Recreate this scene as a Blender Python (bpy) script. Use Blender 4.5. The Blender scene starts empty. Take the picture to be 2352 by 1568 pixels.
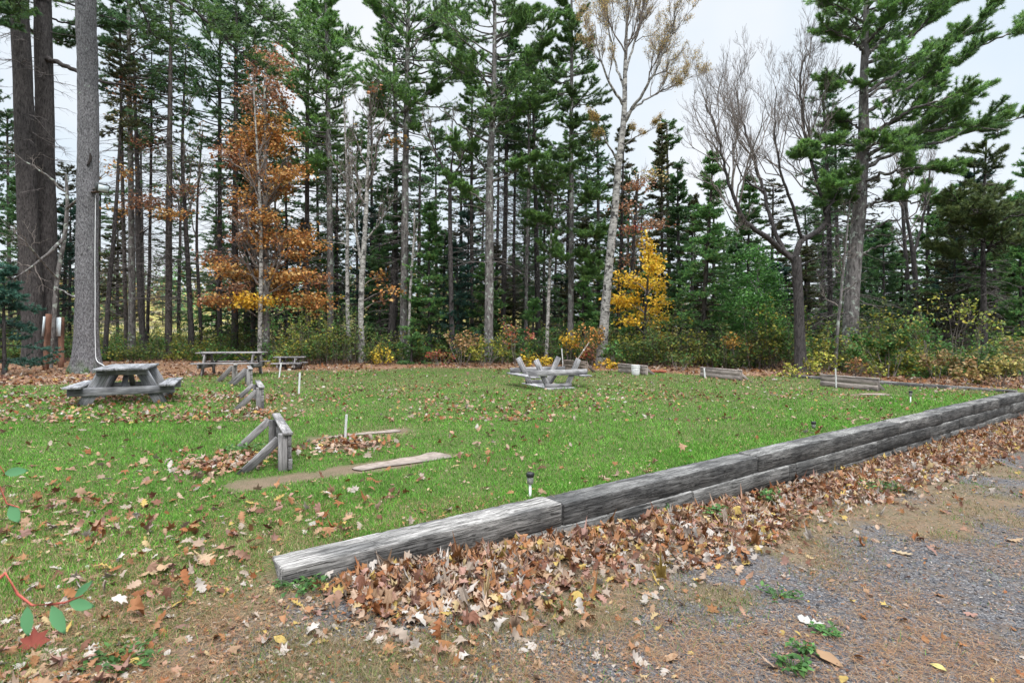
import bpy, math, random
import numpy as np

R = math.radians
rng = np.random.default_rng(11)
random.seed(5)
SC = bpy.context.scene
COL = SC.collection
F, U0, V0, CZ = 1306.0, 1176.0, 757.0, 1.51      # focal length, principal column, horizon row, eye height

# ------------------------------------------------------------------ camera
cam = bpy.data.cameras.new("camera")
cam.sensor_width = 36.0
cam.lens = 36.0 * F / 2352.0
cam.shift_y = -27.0 / 2352.0
cam.clip_start, cam.clip_end = 0.05, 3000.0
cam.dof.use_dof = True
cam.dof.focus_distance = 10.0
cam.dof.aperture_fstop = 7.0
camo = bpy.data.objects.new("camera", cam)
COL.objects.link(camo)
camo.location = (0, 0, CZ)
camo.rotation_euler = (R(90), 0, 0)
SC.camera = camo

# ------------------------------------------------------------------ sky, sun, exposure
SUN_EL, SUN_ROT = R(52), R(205)
world = bpy.data.worlds.new("World")
SC.world = world
world.use_nodes = True
wn = world.node_tree
wn.nodes.clear()
def wnode(t, **k):
    n = wn.nodes.new(t)
    for a, b in k.items(): setattr(n, a, b)
    return n
sky = wnode("ShaderNodeTexSky", sky_type="NISHITA", sun_disc=False, sun_elevation=SUN_EL, sun_rotation=SUN_ROT)
tc = wnode("ShaderNodeTexCoord")
sx = wnode("ShaderNodeSeparateXYZ")
wn.links.new(tc.outputs["Generated"], sx.inputs[0])
el = wnode("ShaderNodeMapRange")                  # overcast: the zenith is brighter than the horizon
el.inputs["From Min"].default_value, el.inputs["From Max"].default_value = 0.50, 0.95
el.inputs["To Min"].default_value, el.inputs["To Max"].default_value = 4.7, 34.0
wn.links.new(sx.outputs["Z"], el.inputs["Value"])
cn = wnode("ShaderNodeTexNoise")
cn.inputs["Scale"].default_value, cn.inputs["Detail"].default_value = 2.3, 4.0
wn.links.new(tc.outputs["Generated"], cn.inputs["Vector"])
cr = wnode("ShaderNodeValToRGB")
cr.color_ramp.elements[0].position, cr.color_ramp.elements[0].color = 0.40, (0.80, 0.90, 0.99, 1)
cr.color_ramp.elements[1].position, cr.color_ramp.elements[1].color = 0.62, (0.98, 1.0, 1.03, 1)
wn.links.new(cn.outputs["Fac"], cr.inputs["Fac"])
cm = wnode("ShaderNodeVectorMath", operation="SCALE")
wn.links.new(cr.outputs["Color"], cm.inputs[0])
wn.links.new(el.outputs["Result"], cm.inputs["Scale"])
mx = wnode("ShaderNodeMix", data_type="RGBA")
mx.inputs["Factor"].default_value = 0.92           # cloud cover
wn.links.new(sky.outputs["Color"], mx.inputs["A"])
wn.links.new(cm.outputs["Vector"], mx.inputs["B"])
bg = wnode("ShaderNodeBackground")
bg.inputs["Strength"].default_value = 0.1
wn.links.new(mx.outputs["Result"], bg.inputs["Color"])
wo = wnode("ShaderNodeOutputWorld")
wn.links.new(bg.outputs[0], wo.inputs[0])

sun = bpy.data.lights.new("sun", "SUN")
sun.energy, sun.angle, sun.color = 1.3, R(14), (1.0, 0.97, 0.92)
suno = bpy.data.objects.new("sun", sun)
COL.objects.link(suno)
suno.location = (0, -5, 40)
suno.rotation_euler = (R(90) - SUN_EL, 0, R(28))

SC.view_settings.view_transform = "Standard"
SC.view_settings.look = "None"
SC.view_settings.exposure = 1.12
SC.view_settings.gamma = 1.0
SC.render.film_transparent = False
SC.cycles.max_bounces = 6
SC.cycles.diffuse_bounces = 4
SC.cycles.transmission_bounces = 4
SC.cycles.glossy_bounces = 2

# ------------------------------------------------------------------ helpers
def W(u, v, d):
    return np.array([(u - U0) / F * d, d, CZ - (v - V0) / F * d])
def G(u, v, z=0.0):
    return W(u, v, (CZ - z) * F / (v - V0))
def vnoise(x, y, sc, seed=0):
    """smooth value noise in 0..1"""
    x = np.asarray(x, float) / sc + 71.3 * seed; y = np.asarray(y, float) / sc - 37.7 * seed
    xi, yi = np.floor(x), np.floor(y); fx, fy = x - xi, y - yi
    fx, fy = fx * fx * (3 - 2 * fx), fy * fy * (3 - 2 * fy)
    def h(a, b):
        q = np.sin(a * 127.1 + b * 311.7 + seed * 17.3) * 43758.5453
        return q - np.floor(q)
    return (h(xi, yi) * (1 - fx) + h(xi + 1, yi) * fx) * (1 - fy) + (h(xi, yi + 1) * (1 - fx) + h(xi + 1, yi + 1) * fx) * fy
def fbm(x, y, sc, seed=0):
    return 0.55 * vnoise(x, y, sc, seed) + 0.3 * vnoise(x, y, sc * .43, seed + 1) + 0.15 * vnoise(x, y, sc * .19, seed + 2)
def sstep(a, b, x):
    t = np.clip((np.asarray(x, float) - a) / (b - a), 0, 1)
    return t * t * (3 - 2 * t)

class MB:
    """collects vertices and faces; build() links them as ONE mesh object"""
    def __init__(s): s.v, s.f, s.c, s.g, s.n = [], [], [], [], 0
    def add(s, v, f, col=(1, 1, 1), grain=None):
        v = np.asarray(v, float).reshape(-1, 3); n = len(v)
        if not isinstance(f, list): f = [f]
        for q in f:
            q = np.asarray(q, np.int64)
            if q.size: s.f.append(q + s.n)
        col = np.asarray(col, float)
        s.c.append(np.broadcast_to(col, (n, 3)) if col.ndim == 1 else col)
        s.g.append(v if grain is None else np.asarray(grain, float))
        s.v.append(v); s.n += n
    def build(s, name, mat, parent=None, origin=(0, 0, 0), smooth=False, grain=False):
        me = bpy.data.meshes.new(name)
        v = np.concatenate(s.v) - np.asarray(origin, float) if s.v else np.zeros((0, 3))
        me.vertices.add(len(v)); me.vertices.foreach_set("co", v.astype(np.float32).ravel())
        if s.f:
            loops = np.concatenate([q.ravel() for q in s.f]).astype(np.int32)
            tot = np.concatenate([np.full(len(q), q.shape[1]) for q in s.f]).astype(np.int32)
            st = np.concatenate([[0], np.cumsum(tot)[:-1]]).astype(np.int32)
            me.loops.add(len(loops)); me.loops.foreach_set("vertex_index", loops)
            me.polygons.add(len(tot)); me.polygons.foreach_set("loop_start", st); me.polygons.foreach_set("loop_total", tot)
            if smooth: me.polygons.foreach_set("use_smooth", np.ones(len(tot), bool))
        a = me.attributes.new("col", "FLOAT_COLOR", "POINT")
        c = np.ones((len(v), 4), np.float32); c[:, :3] = np.concatenate(s.c)
        a.data.foreach_set("color", c.ravel())
        if grain:
            a = me.attributes.new("grain", "FLOAT_VECTOR", "POINT")
            a.data.foreach_set("vector", np.concatenate(s.g).astype(np.float32).ravel())
        me.update(); me.validate()
        if mat: me.materials.append(mat)
        o = bpy.data.objects.new(name, me)
        COL.objects.link(o)
        if parent is not None:
            o.parent = parent
            if parent.type == 'MESH': o.location = (0, 0, 0)
        else: o.location = origin
        return o

def tag(o, label=None, cat=None, group=None, kind=None):
    for k, x in (("label", label), ("category", cat), ("group", group), ("kind", kind)):
        if x: o[k] = x
    return o
def thing(name, label, cat, loc, group=None, rz=0.0):
    o = bpy.data.objects.new(name, None)
    o.empty_display_size = 0.2
    COL.objects.link(o)
    o.location = tuple(float(q) for q in loc); o.rotation_euler = (0, 0, rz)
    return tag(o, label, cat, group)
def copy_tree(o, parent=None):
    c = o.copy(); COL.objects.link(c); c.parent = parent
    for ch in list(o.children): copy_tree(ch, c)
    return c

def tubes(P, Rr, sides=5, cap=False):
    """many tapering tubes at once: P (N,K,3), Rr (N,K) -> verts, quads"""
    P = np.asarray(P, float); Rr = np.asarray(Rr, float)
    N, K, _ = P.shape
    T = np.empty_like(P)
    T[:, 1:-1] = P[:, 2:] - P[:, :-2]; T[:, 0] = P[:, 1] - P[:, 0]; T[:, -1] = P[:, -1] - P[:, -2]
    T /= np.linalg.norm(T, axis=2, keepdims=True) + 1e-9
    mean = T.mean(1); ref = np.where(np.abs(mean[:, 2:3]) > 0.8, np.array([[1., 0, 0]]), np.array([[0, 0, 1.]]))[:, None, :]
    A = np.cross(T, ref); A /= np.linalg.norm(A, axis=2, keepdims=True) + 1e-9
    B = np.cross(T, A)
    an = np.arange(sides) * 2 * np.pi / sides
    V = P[:, :, None, :] + Rr[:, :, None, None] * (np.cos(an)[None, None, :, None] * A[:, :, None, :] + np.sin(an)[None, None, :, None] * B[:, :, None, :])
    idx = np.arange(N * K * sides).reshape(N, K, sides)
    a = idx[:, :-1]; b = idx[:, 1:]
    q = np.stack([a, np.roll(a, -1, 2), np.roll(b, -1, 2), b], -1).reshape(-1, 4)
    return V.reshape(-1, 3), q
def polyline(pts, rad, step):
    """resample a polyline with radii (catmull-rom) -> points, radii"""
    pts = np.asarray(pts, float); rad = np.asarray(rad, float)
    L = np.concatenate([[0], np.cumsum(np.linalg.norm(np.diff(pts, axis=0), axis=1))])
    n = max(3, int(L[-1] / step) + 1)
    t = np.linspace(0, L[-1], n)
    ext = np.vstack([2 * pts[0] - pts[1], pts, 2 * pts[-1] - pts[-2]])
    i = np.clip(np.searchsorted(L, t, side="right") - 1, 0, len(pts) - 2)
    u = ((t - L[i]) / (L[i + 1] - L[i] + 1e-9))[:, None]
    p0, p1, p2, p3 = ext[i], ext[i + 1], ext[i + 2], ext[i + 3]
    q = 0.5 * (2 * p1 + (p2 - p0) * u + (2 * p0 - 5 * p1 + 4 * p2 - p3) * u ** 2 + (3 * p1 - p0 - 3 * p2 + p3) * u ** 3)
    return q, np.interp(t, L, rad)
def beam(mb, p0, p1, w, h, up=(0, 0, 1), ch=0.006, col=(1, 1, 1), seg=1, rough=0.0, top_side_tint=None):
    """chamfered board from p0 to p1, w wide (sideways), h high (along up)"""
    p0 = np.asarray(p0, float); p1 = np.asarray(p1, float)
    T = p1 - p0; L = np.linalg.norm(T); T /= L
    up = np.asarray(up, float); S = np.cross(T, up); S /= np.linalg.norm(S); Uv = np.cross(S, T)
    a, b, c = w / 2, h / 2, ch
    sec = np.array([(-a + c, -b), (a - c, -b), (a, -b + c), (a, b - c), (a - c, b), (-a + c, b), (-a, b - c), (-a, -b + c)])
    ts = [0.0, c] + list(np.linspace(c, L - c, seg + 1)[1:-1]) + [L - c, L]
    V = []; Gr = []
    off = rng.uniform(0, 50, 3)
    for k, t in enumerate(ts):
        s2 = sec * (1 - 1.6 * c / min(w, h)) if k in (0, len(ts) - 1) else sec
        s2 = s2 + (rng.normal(0, rough, s2.shape) if rough else 0)
        V.append(p0 + T * t + s2[:, :1] * S + s2[:, 1:] * Uv)
        Gr.append(np.column_stack([np.full(8, t), s2[:, 0], s2[:, 1]]) + off)
    n = len(ts); idx = np.arange(n * 8).reshape(n, 8)
    q = np.stack([idx[:-1], idx[1:], np.roll(idx[1:], -1, 1), np.roll(idx[:-1], -1, 1)], -1).reshape(-1, 4)
    q = q[:, ::-1]
    cc = np.broadcast_to(np.asarray(col, float), (n * 8, 3))
    if top_side_tint: cc = cc * np.tile(np.where(np.isin(np.arange(8), (4, 5)), top_side_tint[0], top_side_tint[1]), n)[:, None]   # one colour factor for the upper face, another for the rest
    mb.add(np.vstack(V), [q, idx[0][None, ::-1], idx[-1][None, :]], cc, np.vstack(Gr))
def prism(mb, poly, ax, ay, az, origin, col=(1, 1, 1)):
    """extrude a 2D polygon (in ax, ay) along az"""
    poly = np.asarray(poly, float); n = len(poly)
    ax, ay, az, origin = (np.asarray(q, float) for q in (ax, ay, az, origin))
    b = origin + poly[:, :1] * ax + poly[:, 1:] * ay
    v = np.vstack([b, b + az])
    i = np.arange(n); j = (i + 1) % n
    mb.add(v, [np.stack([i, j, j + n, i + n], 1), np.arange(n)[None, ::-1], (np.arange(n) + n)[None]], col)
def lathe(mb, prof, c, sides=20, col=(1, 1, 1)):
    """prof: list of (r, z)"""
    prof = np.asarray(prof, float); K = len(prof)
    an = np.arange(sides) * 2 * np.pi / sides
    v = np.stack([c[0] + prof[:, :1] * np.cos(an), c[1] + prof[:, :1] * np.sin(an), c[2] + np.repeat(prof[:, 1:], sides, 1)], -1).reshape(-1, 3)
    idx = np.arange(K * sides).reshape(K, sides)
    q = np.stack([idx[:-1], np.roll(idx[:-1], -1, 1), np.roll(idx[1:], -1, 1), idx[1:]], -1).reshape(-1, 4)
    mb.add(v, [q, idx[0][None, ::-1], idx[-1][None]], col)

# ------------------------------------------------------------------ materials
def new_mat(name):
    m = bpy.data.materials.new(name); m.use_nodes = True
    nt = m.node_tree; nt.nodes.clear()
    return m, nt
def N(nt, t, ins=None, **k):
    n = nt.nodes.new(t)
    for a, b in k.items(): setattr(n, a, b)
    for a, b in (ins or {}).items():
        if hasattr(b, "is_linked") or isinstance(b, bpy.types.NodeSocket): nt.links.new(b, n.inputs[a])
        else: n.inputs[a].default_value = b
    return n
def ramp(nt, fac, stops, mode="LINEAR"):
    r = N(nt, "ShaderNodeValToRGB", {"Fac": fac}); cr_ = r.color_ramp; cr_.interpolation = mode
    while len(cr_.elements) < len(stops): cr_.elements.new(0.5)
    for e, (p, c) in zip(cr_.elements, stops): e.position = p; e.color = (*c, 1) if len(c) == 3 else c
    return r.outputs["Color"]
def mixc(nt, fac, a, b, blend="MIX"):
    n = N(nt, "ShaderNodeMix", data_type="RGBA", blend_type=blend)
    for k, x in (("Factor", fac), ("A", a), ("B", b)):
        if isinstance(x, bpy.types.NodeSocket): nt.links.new(x, n.inputs[k])
        elif k == "Factor": n.inputs[k].default_value = x
        else: n.inputs[k].default_value = (*x, 1)
    return n.outputs["Result"]
def finish(nt, col, rough=0.8, bump=None, bstr=0.3, bdist=0.02, spec=0.3, trans=0.0):
    p = N(nt, "ShaderNodeBsdfPrincipled", {"Roughness": rough, "Specular IOR Level": spec})
    if isinstance(col, bpy.types.NodeSocket): nt.links.new(col, p.inputs["Base Color"])
    else: p.inputs["Base Color"].default_value = (*col, 1)
    if bump is not None:
        b = N(nt, "ShaderNodeBump", {"Strength": bstr, "Distance": bdist, "Height": bump})
        nt.links.new(b.outputs[0], p.inputs["Normal"])
    out = p.outputs[0]
    if trans > 0:
        t = N(nt, "ShaderNodeBsdfTranslucent")
        if isinstance(col, bpy.types.NodeSocket): nt.links.new(col, t.inputs["Color"])
        else: t.inputs["Color"].default_value = (*col, 1)
        m = N(nt, "ShaderNodeMixShader", {0: trans, 1: out, 2: t.outputs[0]})
        out = m.outputs[0]
    o = N(nt, "ShaderNodeOutputMaterial", {0: out})
def attr(nt, name): return N(nt, "ShaderNodeAttribute", attribute_name=name)
def noise(nt, vec, scale, detail=4.0, rough=0.55, dist=0.0):
    return N(nt, "ShaderNodeTexNoise", {"Vector": vec, "Scale": scale, "Detail": detail, "Roughness": rough, "Distortion": dist}).outputs["Fac"]
def mapped(nt, vec, sc):
    return N(nt, "ShaderNodeMapping", {"Vector": vec, "Scale": sc}).outputs[0]

def leaf_mat(name, trans=0.3, rough=0.55, spec=0.25):
    m, nt = new_mat(name)
    finish(nt, attr(nt, "col").outputs["Color"], rough, spec=spec, trans=trans)
    return m
M_needle = leaf_mat("needle foliage", 0.3, 0.5, 0.35)
M_leaf = leaf_mat("broad leaf", 0.35, 0.55)
M_dry = leaf_mat("dry fallen leaf", 0.15, 0.7, 0.2)
M_grass = leaf_mat("grass blade", 0.3, 0.6, 0.2)
M_plain = leaf_mat("plain painted", 0.0, 0.5, 0.4)

def bark_mat(name, c1, c2, lichen=None, zs=0.12, sc=14.0, bstr=0.8, lth=0.62):
    m, nt = new_mat(name)
    ob = N(nt, "ShaderNodeTexCoord").outputs["Object"]
    v = mapped(nt, ob, (1, 1, zs))
    n1 = noise(nt, v, sc, 6, 0.65, 0.6)
    n2 = noise(nt, ob, 1.3, 3)
    c = ramp(nt, n1, [(0.36, c1), (0.62, c2)])
    c = mixc(nt, 0.5, c, ramp(nt, n2, [(0.3, (0.75, 0.75, 0.75)), (0.7, (1.2, 1.17, 1.15))]), "MULTIPLY")
    if lichen:
        n3 = noise(nt, ob, 5.0, 5, 0.6)
        f = ramp(nt, n3, [(lth, (0, 0, 0)), (lth + 0.06, (1, 1, 1))])
        c = mixc(nt, f, c, lichen)
    c = mixc(nt, 1.0, c, attr(nt, "col").outputs["Color"], "MULTIPLY")
    finish(nt, c, 0.9, n1, bstr, 0.03, 0.15)
    return m
M_bark_big = bark_mat("grey plated pine bark", (0.04, 0.038, 0.041), (0.205, 0.2, 0.21), (0.27, 0.32, 0.27), 0.42, 30, 1.0, 0.66)
M_bark_dark = bark_mat("dark pine bark", (0.02, 0.018, 0.0175), (0.078, 0.07, 0.069), None, 0.26, 20, 1.0)
M_bark_grey = bark_mat("grey bark", (0.055, 0.05, 0.048), (0.20, 0.185, 0.18), (0.30, 0.33, 0.29), 0.3, 12, 0.9, 0.56)
M_bark_sp = bark_mat("spruce bark", (0.03, 0.026, 0.024), (0.105, 0.09, 0.083), (0.16, 0.18, 0.15), 0.4, 14, 0.7, 0.66)
M_bark_pale = bark_mat("pale smooth bark", (0.12, 0.112, 0.105), (0.40, 0.385, 0.36), (0.05, 0.047, 0.045), 2.4, 4.5, 0.4, 0.54)
M_twig = bark_mat("bare twig", (0.10, 0.085, 0.075), (0.22, 0.19, 0.175), None, 0.5, 9, 0.2)
M_twig_dead = bark_mat("dead conifer twig", (0.065, 0.056, 0.054), (0.17, 0.15, 0.145), None, 0.5, 9, 0.2)

def wood_mat(name, pale, mid, dark, thr=0.5, crack=0.5):
    m, nt = new_mat(name)
    g = attr(nt, "grain").outputs["Vector"]
    a = noise(nt, mapped(nt, g, (1.1, 14, 14)), 2.6, 6, 0.65, 0.8)
    b = noise(nt, mapped(nt, g, (2.2, 60, 60)), 2.0, 4, 0.7, 0.4)
    k = noise(nt, mapped(nt, g, (0.9, 2.5, 2.5)), 1.7, 5, 0.6)
    c = ramp(nt, a, [(0.28, dark), (thr, mid), (0.72, pale)])
    c = mixc(nt, crack, c, ramp(nt, b, [(0.40, (0.16, 0.155, 0.15)), (0.50, (1, 1, 1))]), "MULTIPLY")
    c = mixc(nt, 0.75, c, ramp(nt, k, [(0.40, (0.26, 0.26, 0.27)), (0.56, (1.08, 1.06, 1.05))]), "MULTIPLY")
    c = mixc(nt, 1.0, c, attr(nt, "col").outputs["Color"], "MULTIPLY")
    h = N(nt, "ShaderNodeMath", {0: a, 1: b}, operation="ADD").outputs[0]
    finish(nt, c, 0.85, h, 0.55, 0.012, 0.2)
    return m
M_tie = wood_mat("weathered railway timber", (0.38, 0.37, 0.36), (0.19, 0.186, 0.18), (0.02, 0.0195, 0.019), 0.50, 1.0)
M_wood = wood_mat("grey weathered board", (0.27, 0.26, 0.255), (0.17, 0.163, 0.16), (0.07, 0.067, 0.064), 0.5, 0.45)
M_wood_tan = wood_mat("silver brown board", (0.27, 0.24, 0.22), (0.19, 0.163, 0.148), (0.10, 0.085, 0.075), 0.5, 0.45)
M_post = wood_mat("brown stained post", (0.24, 0.13, 0.09), (0.19, 0.10, 0.07), (0.13, 0.065, 0.045), 0.5, 0.25)
def paint(name, c, rough=0.5, amt=0.25, sc=8):
    m, nt = new_mat(name)
    ob = N(nt, "ShaderNodeTexCoord").outputs["Object"]
    n1 = noise(nt, ob, sc, 6, 0.65)
    col = mixc(nt, amt, c, ramp(nt, n1, [(0.35, (0.35, 0.32, 0.28)), (0.6, (1, 1, 1))]), "MULTIPLY")
    finish(nt, col, rough, n1, 0.15, 0.005)
    return m
M_white = paint("chipped white paint", (0.52, 0.52, 0.51), 0.45, 0.3, 20)
M_panel = paint("pale grey sheet metal", (0.55, 0.62, 0.66), 0.35, 0.15, 6)
M_metal = paint("dark grey enamel", (0.045, 0.05, 0.05), 0.4, 0.3, 20)
M_black = paint("black plastic", (0.012, 0.012, 0.013), 0.35, 0.2, 40)
M_conduit = paint("white cable sheath", (0.72, 0.73, 0.74), 0.4, 0.12, 10)
M_conc = paint("worn concrete", (0.245, 0.20, 0.172), 0.9, 0.6, 9)
M_scar = paint("charred knot wood", (0.028, 0.022, 0.02), 0.9, 0.4, 15)
def glass():
    m, nt = new_mat("smoky clear plastic")
    p = N(nt, "ShaderNodeBsdfPrincipled", {"Base Color": (0.55, 0.56, 0.5, 1), "Roughness": 0.12, "Transmission Weight": 0.75, "IOR": 1.3})
    N(nt, "ShaderNodeOutputMaterial", {0: p.outputs[0]})
    return m
M_glass = glass()

# ================================================================== GROUND
WA, WD, WN = np.array([-1.45, 3.57]), np.array([0.807, 0.5905]), np.array([0.5905, -0.807])   # timber wall: start, along, outward
def sn(x, y):
    x = np.asarray(x, float) - WA[0]; y = np.asarray(y, float) - WA[1]
    return x * WD[0] + y * WD[1], x * WN[0] + y * WN[1]
BX = [-60, -13.3, -12, -10.5, -7.9, -3.1, 3.7, 6.3, 9.2, 12.3, 14, 40]
BY = [12, 14.8, 16.0, 18.8, 21.4, 23.0, 21.7, 19.6, 18.2, 14.4, 14.6, 24]
def yback(x): return np.interp(x, BX, BY)
def gz(x, y):
    x = np.asarray(x, float); y = np.asarray(y, float)
    s, n = sn(x, y)
    lawn = -0.03 + (fbm(x, y, 2.6, 3) - 0.5) * 0.07 + 0.05 * sstep(0, 9, y - yback(x)) * (fbm(x, y, 3.0, 8))
    lawn = lawn + 0.16 * sstep(-4.0, -7.0, x) * sstep(7.5, 10.2, y) * sstep(17.5, 13.0, y)
    sp = np.maximum(s, 0)
    grav = -0.10 - 0.47 * (1 - np.exp(-sp / 4.2)) + (fbm(x, y, 1.3, 5) - 0.5) * 0.035
    grav = grav + 0.025 * (1 - .8 * sstep(2, 6, s)) * np.exp(-((n - 0.30) / 0.38) ** 2) * sstep(0.1, 1.0, s) * (0.6 + 0.7 * vnoise(x, y, .6, 4))
    k = sstep(-0.5, 0.05, s)
    lo, hi = -1.7 * (1 - k) - 0.21 * k, 0.9 * (1 - k) - 0.12 * k
    t = np.clip((n - lo) / (hi - lo), 0, 1); t = t * t * (3 - 2 * t)
    z = lawn * (1 - t) + grav * t
    return z + 11.0 * sstep(55, 150, y + 0.12 * x) * (0.7 + 0.5 * vnoise(x, y, 45, 2)) * sstep(60, -25, x)
# trodden bare soil at the pits and under the concrete strips
BARE = [(-2.55, 5.72, -0.95, 6.86, .25), (-2.75, 8.12, -1.68, 8.78, .15), (-2.3, 7.5, -2.0, 7.6, .3), (7.95, 13.2, 8.8, 13.6, .25)]
def zones(x, y):
    s, n = sn(x, y)
    nb = 1.12 - .70 * sstep(0.9, -0.1, s)
    grav = sstep(-0.6, 0.8, n - nb + 2.1 * (fbm(x, y, 1.1, 12) - 0.5) - .6 * sstep(.55, .8, vnoise(x, y, 1.5, 31)))
    out = sstep(-0.5, 0.6, y - yback(x) + 1.1 * (fbm(x, y, 1.6, 14) - 0.5))
    edge = np.where(s > -0.1, sstep(-0.24, -0.10, n), sstep(-0.7, 0.6, n + 0.6 * (fbm(x, y, 0.8, 15) - 0.5)))
    grass = (1 - out) * (1 - edge)
    for (ax_, ay_, bx_, by_, rr_) in BARE:
        vx, vy = bx_ - ax_, by_ - ay_; L2 = vx * vx + vy * vy
        t = np.clip(((x - ax_) * vx + (y - ay_) * vy) / L2, 0, 1)
        dd_ = np.hypot(x - ax_ - vx * t, y - ay_ - vy * t)
        grass = grass * sstep(rr_ * .75, rr_ * 1.15, dd_ + .25 * (fbm(x, y, .35, 17) - .5))
    return grass, grav * (n > -0.5), out * (1 - edge)

def axis(lo, hi, fine_lo, fine_hi, step, grow=1.16, extra=()):
    a = list(np.arange(fine_lo, fine_hi + 1e-6, step)) + list(extra)
    x, d = fine_hi, step
    while x < hi: d *= grow; x += d; a.append(x)
    x, d = fine_lo, step
    while x > lo: d *= grow; x -= d; a.append(x)
    return np.array(sorted(set(np.round(a, 4))))
sa = axis(-700, 700, -3.5, 19, 0.14)
na = axis(-1200, 90, -3.0, 5.0, 0.12, 1.09, (-0.25, -0.21, -0.185, -0.165, -0.145, -0.12, -0.08, -0.03, 0.0))
S2, N2 = np.meshgrid(sa, na, indexing="ij")
GX, GY = WA[0] + S2 * WD[0] + N2 * WN[0], WA[1] + S2 * WD[1] + N2 * WN[1]
GZ = gz(GX, GY)
gr_, gv_, lt_ = zones(GX, GY)
gcol = np.stack([gr_, gv_, lt_], -1).reshape(-1, 3)
gvv = np.stack([GX, GY, GZ], -1).reshape(-1, 3)
ix = np.arange(GX.size).reshape(GX.shape)
gq = np.stack([ix[:-1, :-1], ix[:-1, 1:], ix[1:, 1:], ix[1:, :-1]], -1).reshape(-1, 4)
fc = gvv[gq].mean(1); fs, fn = sn(fc[:, 0], fc[:, 1])
fback = fc[:, 1] - yback(fc[:, 0])
reg = np.full(len(gq), 3)                                                # forest floor
reg[(fback < 0)] = 0                                                      # lawn
reg[(fback >= 0) & (fback < 1.5) & (fc[:, 0] > -30) & (fc[:, 0] < 9)] = 2   # trodden dirt path
reg[((fs > -0.1) & (fn > -0.165)) | ((fs <= -0.1) & (fn > 0.5))] = 1       # gravel drive
reg[(fc[:, 1] > 55) & (reg != 1)] = 4                                     # far hill

m, nt = new_mat("ground: turf soil, gravel, leaf litter")
pos = N(nt, "ShaderNodeNewGeometry").outputs["Position"]
za = N(nt, "ShaderNodeSeparateColor", {0: attr(nt, "col").outputs["Color"]})
n_a = noise(nt, pos, 1.1, 5); n_b = noise(nt, pos, 9, 5, 0.65); n_c = noise(nt, pos, 55, 4, 0.7)
turf = mixc(nt, ramp(nt, n_b, [(0.40, (0, 0, 0)), (0.62, (1, 1, 1))]), (0.046, 0.066, 0.017), (0.092, 0.084, 0.038))
turf = mixc(nt, ramp(nt, n_c, [(0.45, (0, 0, 0)), (0.6, (1, 1, 1))]), turf, (0.055, 0.095, 0.022))
n_d = noise(nt, pos, 4.5, 6, 0.7)
soil0 = mixc(nt, ramp(nt, n_d, [(0.40, (0, 0, 0)), (0.60, (1, 1, 1))]), (0.075, 0.066, 0.036), (0.125, 0.088, 0.06))
soil = mixc(nt, ramp(nt, n_c, [(0.42, (0, 0, 0)), (0.64, (1, 1, 1))]), soil0, (0.15, 0.112, 0.078))
vo = N(nt, "ShaderNodeTexVoronoi", {"Vector": pos, "Scale": 95.0, "Randomness": 1.0})
gsep = N(nt, "ShaderNodeSeparateColor", {0: vo.outputs["Color"]})
grav = ramp(nt, gsep.outputs[0], [(0.0, (0.028, 0.028, 0.031)), (0.5, (0.072, 0.070, 0.075)), (0.85, (0.115, 0.11, 0.112)), (1.0, (0.20, 0.19, 0.185))])
grav = mixc(nt, ramp(nt, n_b, [(0.48, (0, 0, 0)), (0.70, (.85, .85, .85))]), grav, (0.105, 0.076, 0.055))
vl = N(nt, "ShaderNodeTexVoronoi", {"Vector": pos, "Scale": 13.0, "Randomness": 1.0})
lsep = N(nt, "ShaderNodeSeparateColor", {0: vl.outputs["Color"]})
litter = ramp(nt, lsep.outputs[0], [(0.0, (0.07, 0.035, 0.02)), (0.4, (0.165, 0.083, 0.046)), (0.75, (0.215, 0.137, 0.09)), (1.0, (0.26, 0.19, 0.137))])
litter = mixc(nt, ramp(nt, n_a, [(0.42, (0, 0, 0)), (0.60, (1, 1, 1))]), litter, (0.165, 0.09, 0.048))
c = mixc(nt, za.outputs[0], soil, turf)
gm = N(nt, "ShaderNodeMath", {0: za.outputs[1], 1: n_c}, operation="ADD")
c = mixc(nt, ramp(nt, gm.outputs[0], [(0.72, (0, 0, 0)), (0.95, (1, 1, 1))]), c, grav)
c = mixc(nt, za.outputs[2], c, litter)
hb = N(nt, "ShaderNodeMath", {0: vo.outputs["Distance"], 1: -0.6}, operation="MULTIPLY").outputs[0]
hb = N(nt, "ShaderNodeMath", {0: hb, 1: n_c}, operation="ADD").outputs[0]
finish(nt, c, 0.95, hb, 0.7, 0.015, 0.12)
M_ground = m
m, nt = new_mat("far field and brush")
pos = N(nt, "ShaderNodeNewGeometry").outputs["Position"]
c = ramp(nt, noise(nt, mapped(nt, pos, (1, 1, 3)), 0.11, 6, 0.65), [(0.35, (0.07, 0.085, 0.03)), (0.5, (0.26, 0.22, 0.055)), (0.62, (0.17, 0.15, 0.11)), (0.75, (0.07, 0.075, 0.055))])
finish(nt, c, 0.95)
M_hill = m
for k, nm, mt in ((0, "lawn", M_ground), (1, "gravel_drive", M_ground), (2, "path", M_ground), (3, "ground", M_ground), (4, "hill", M_hill)):
    q = gq[reg == k]
    used, inv = np.unique(q, return_inverse=True)
    mb = MB(); mb.add(gvv[used], inv.reshape(-1, 4)[:, ::-1], gcol[used])
    o = mb.build(nm, mt, smooth=True); tag(o, kind="structure")

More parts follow.
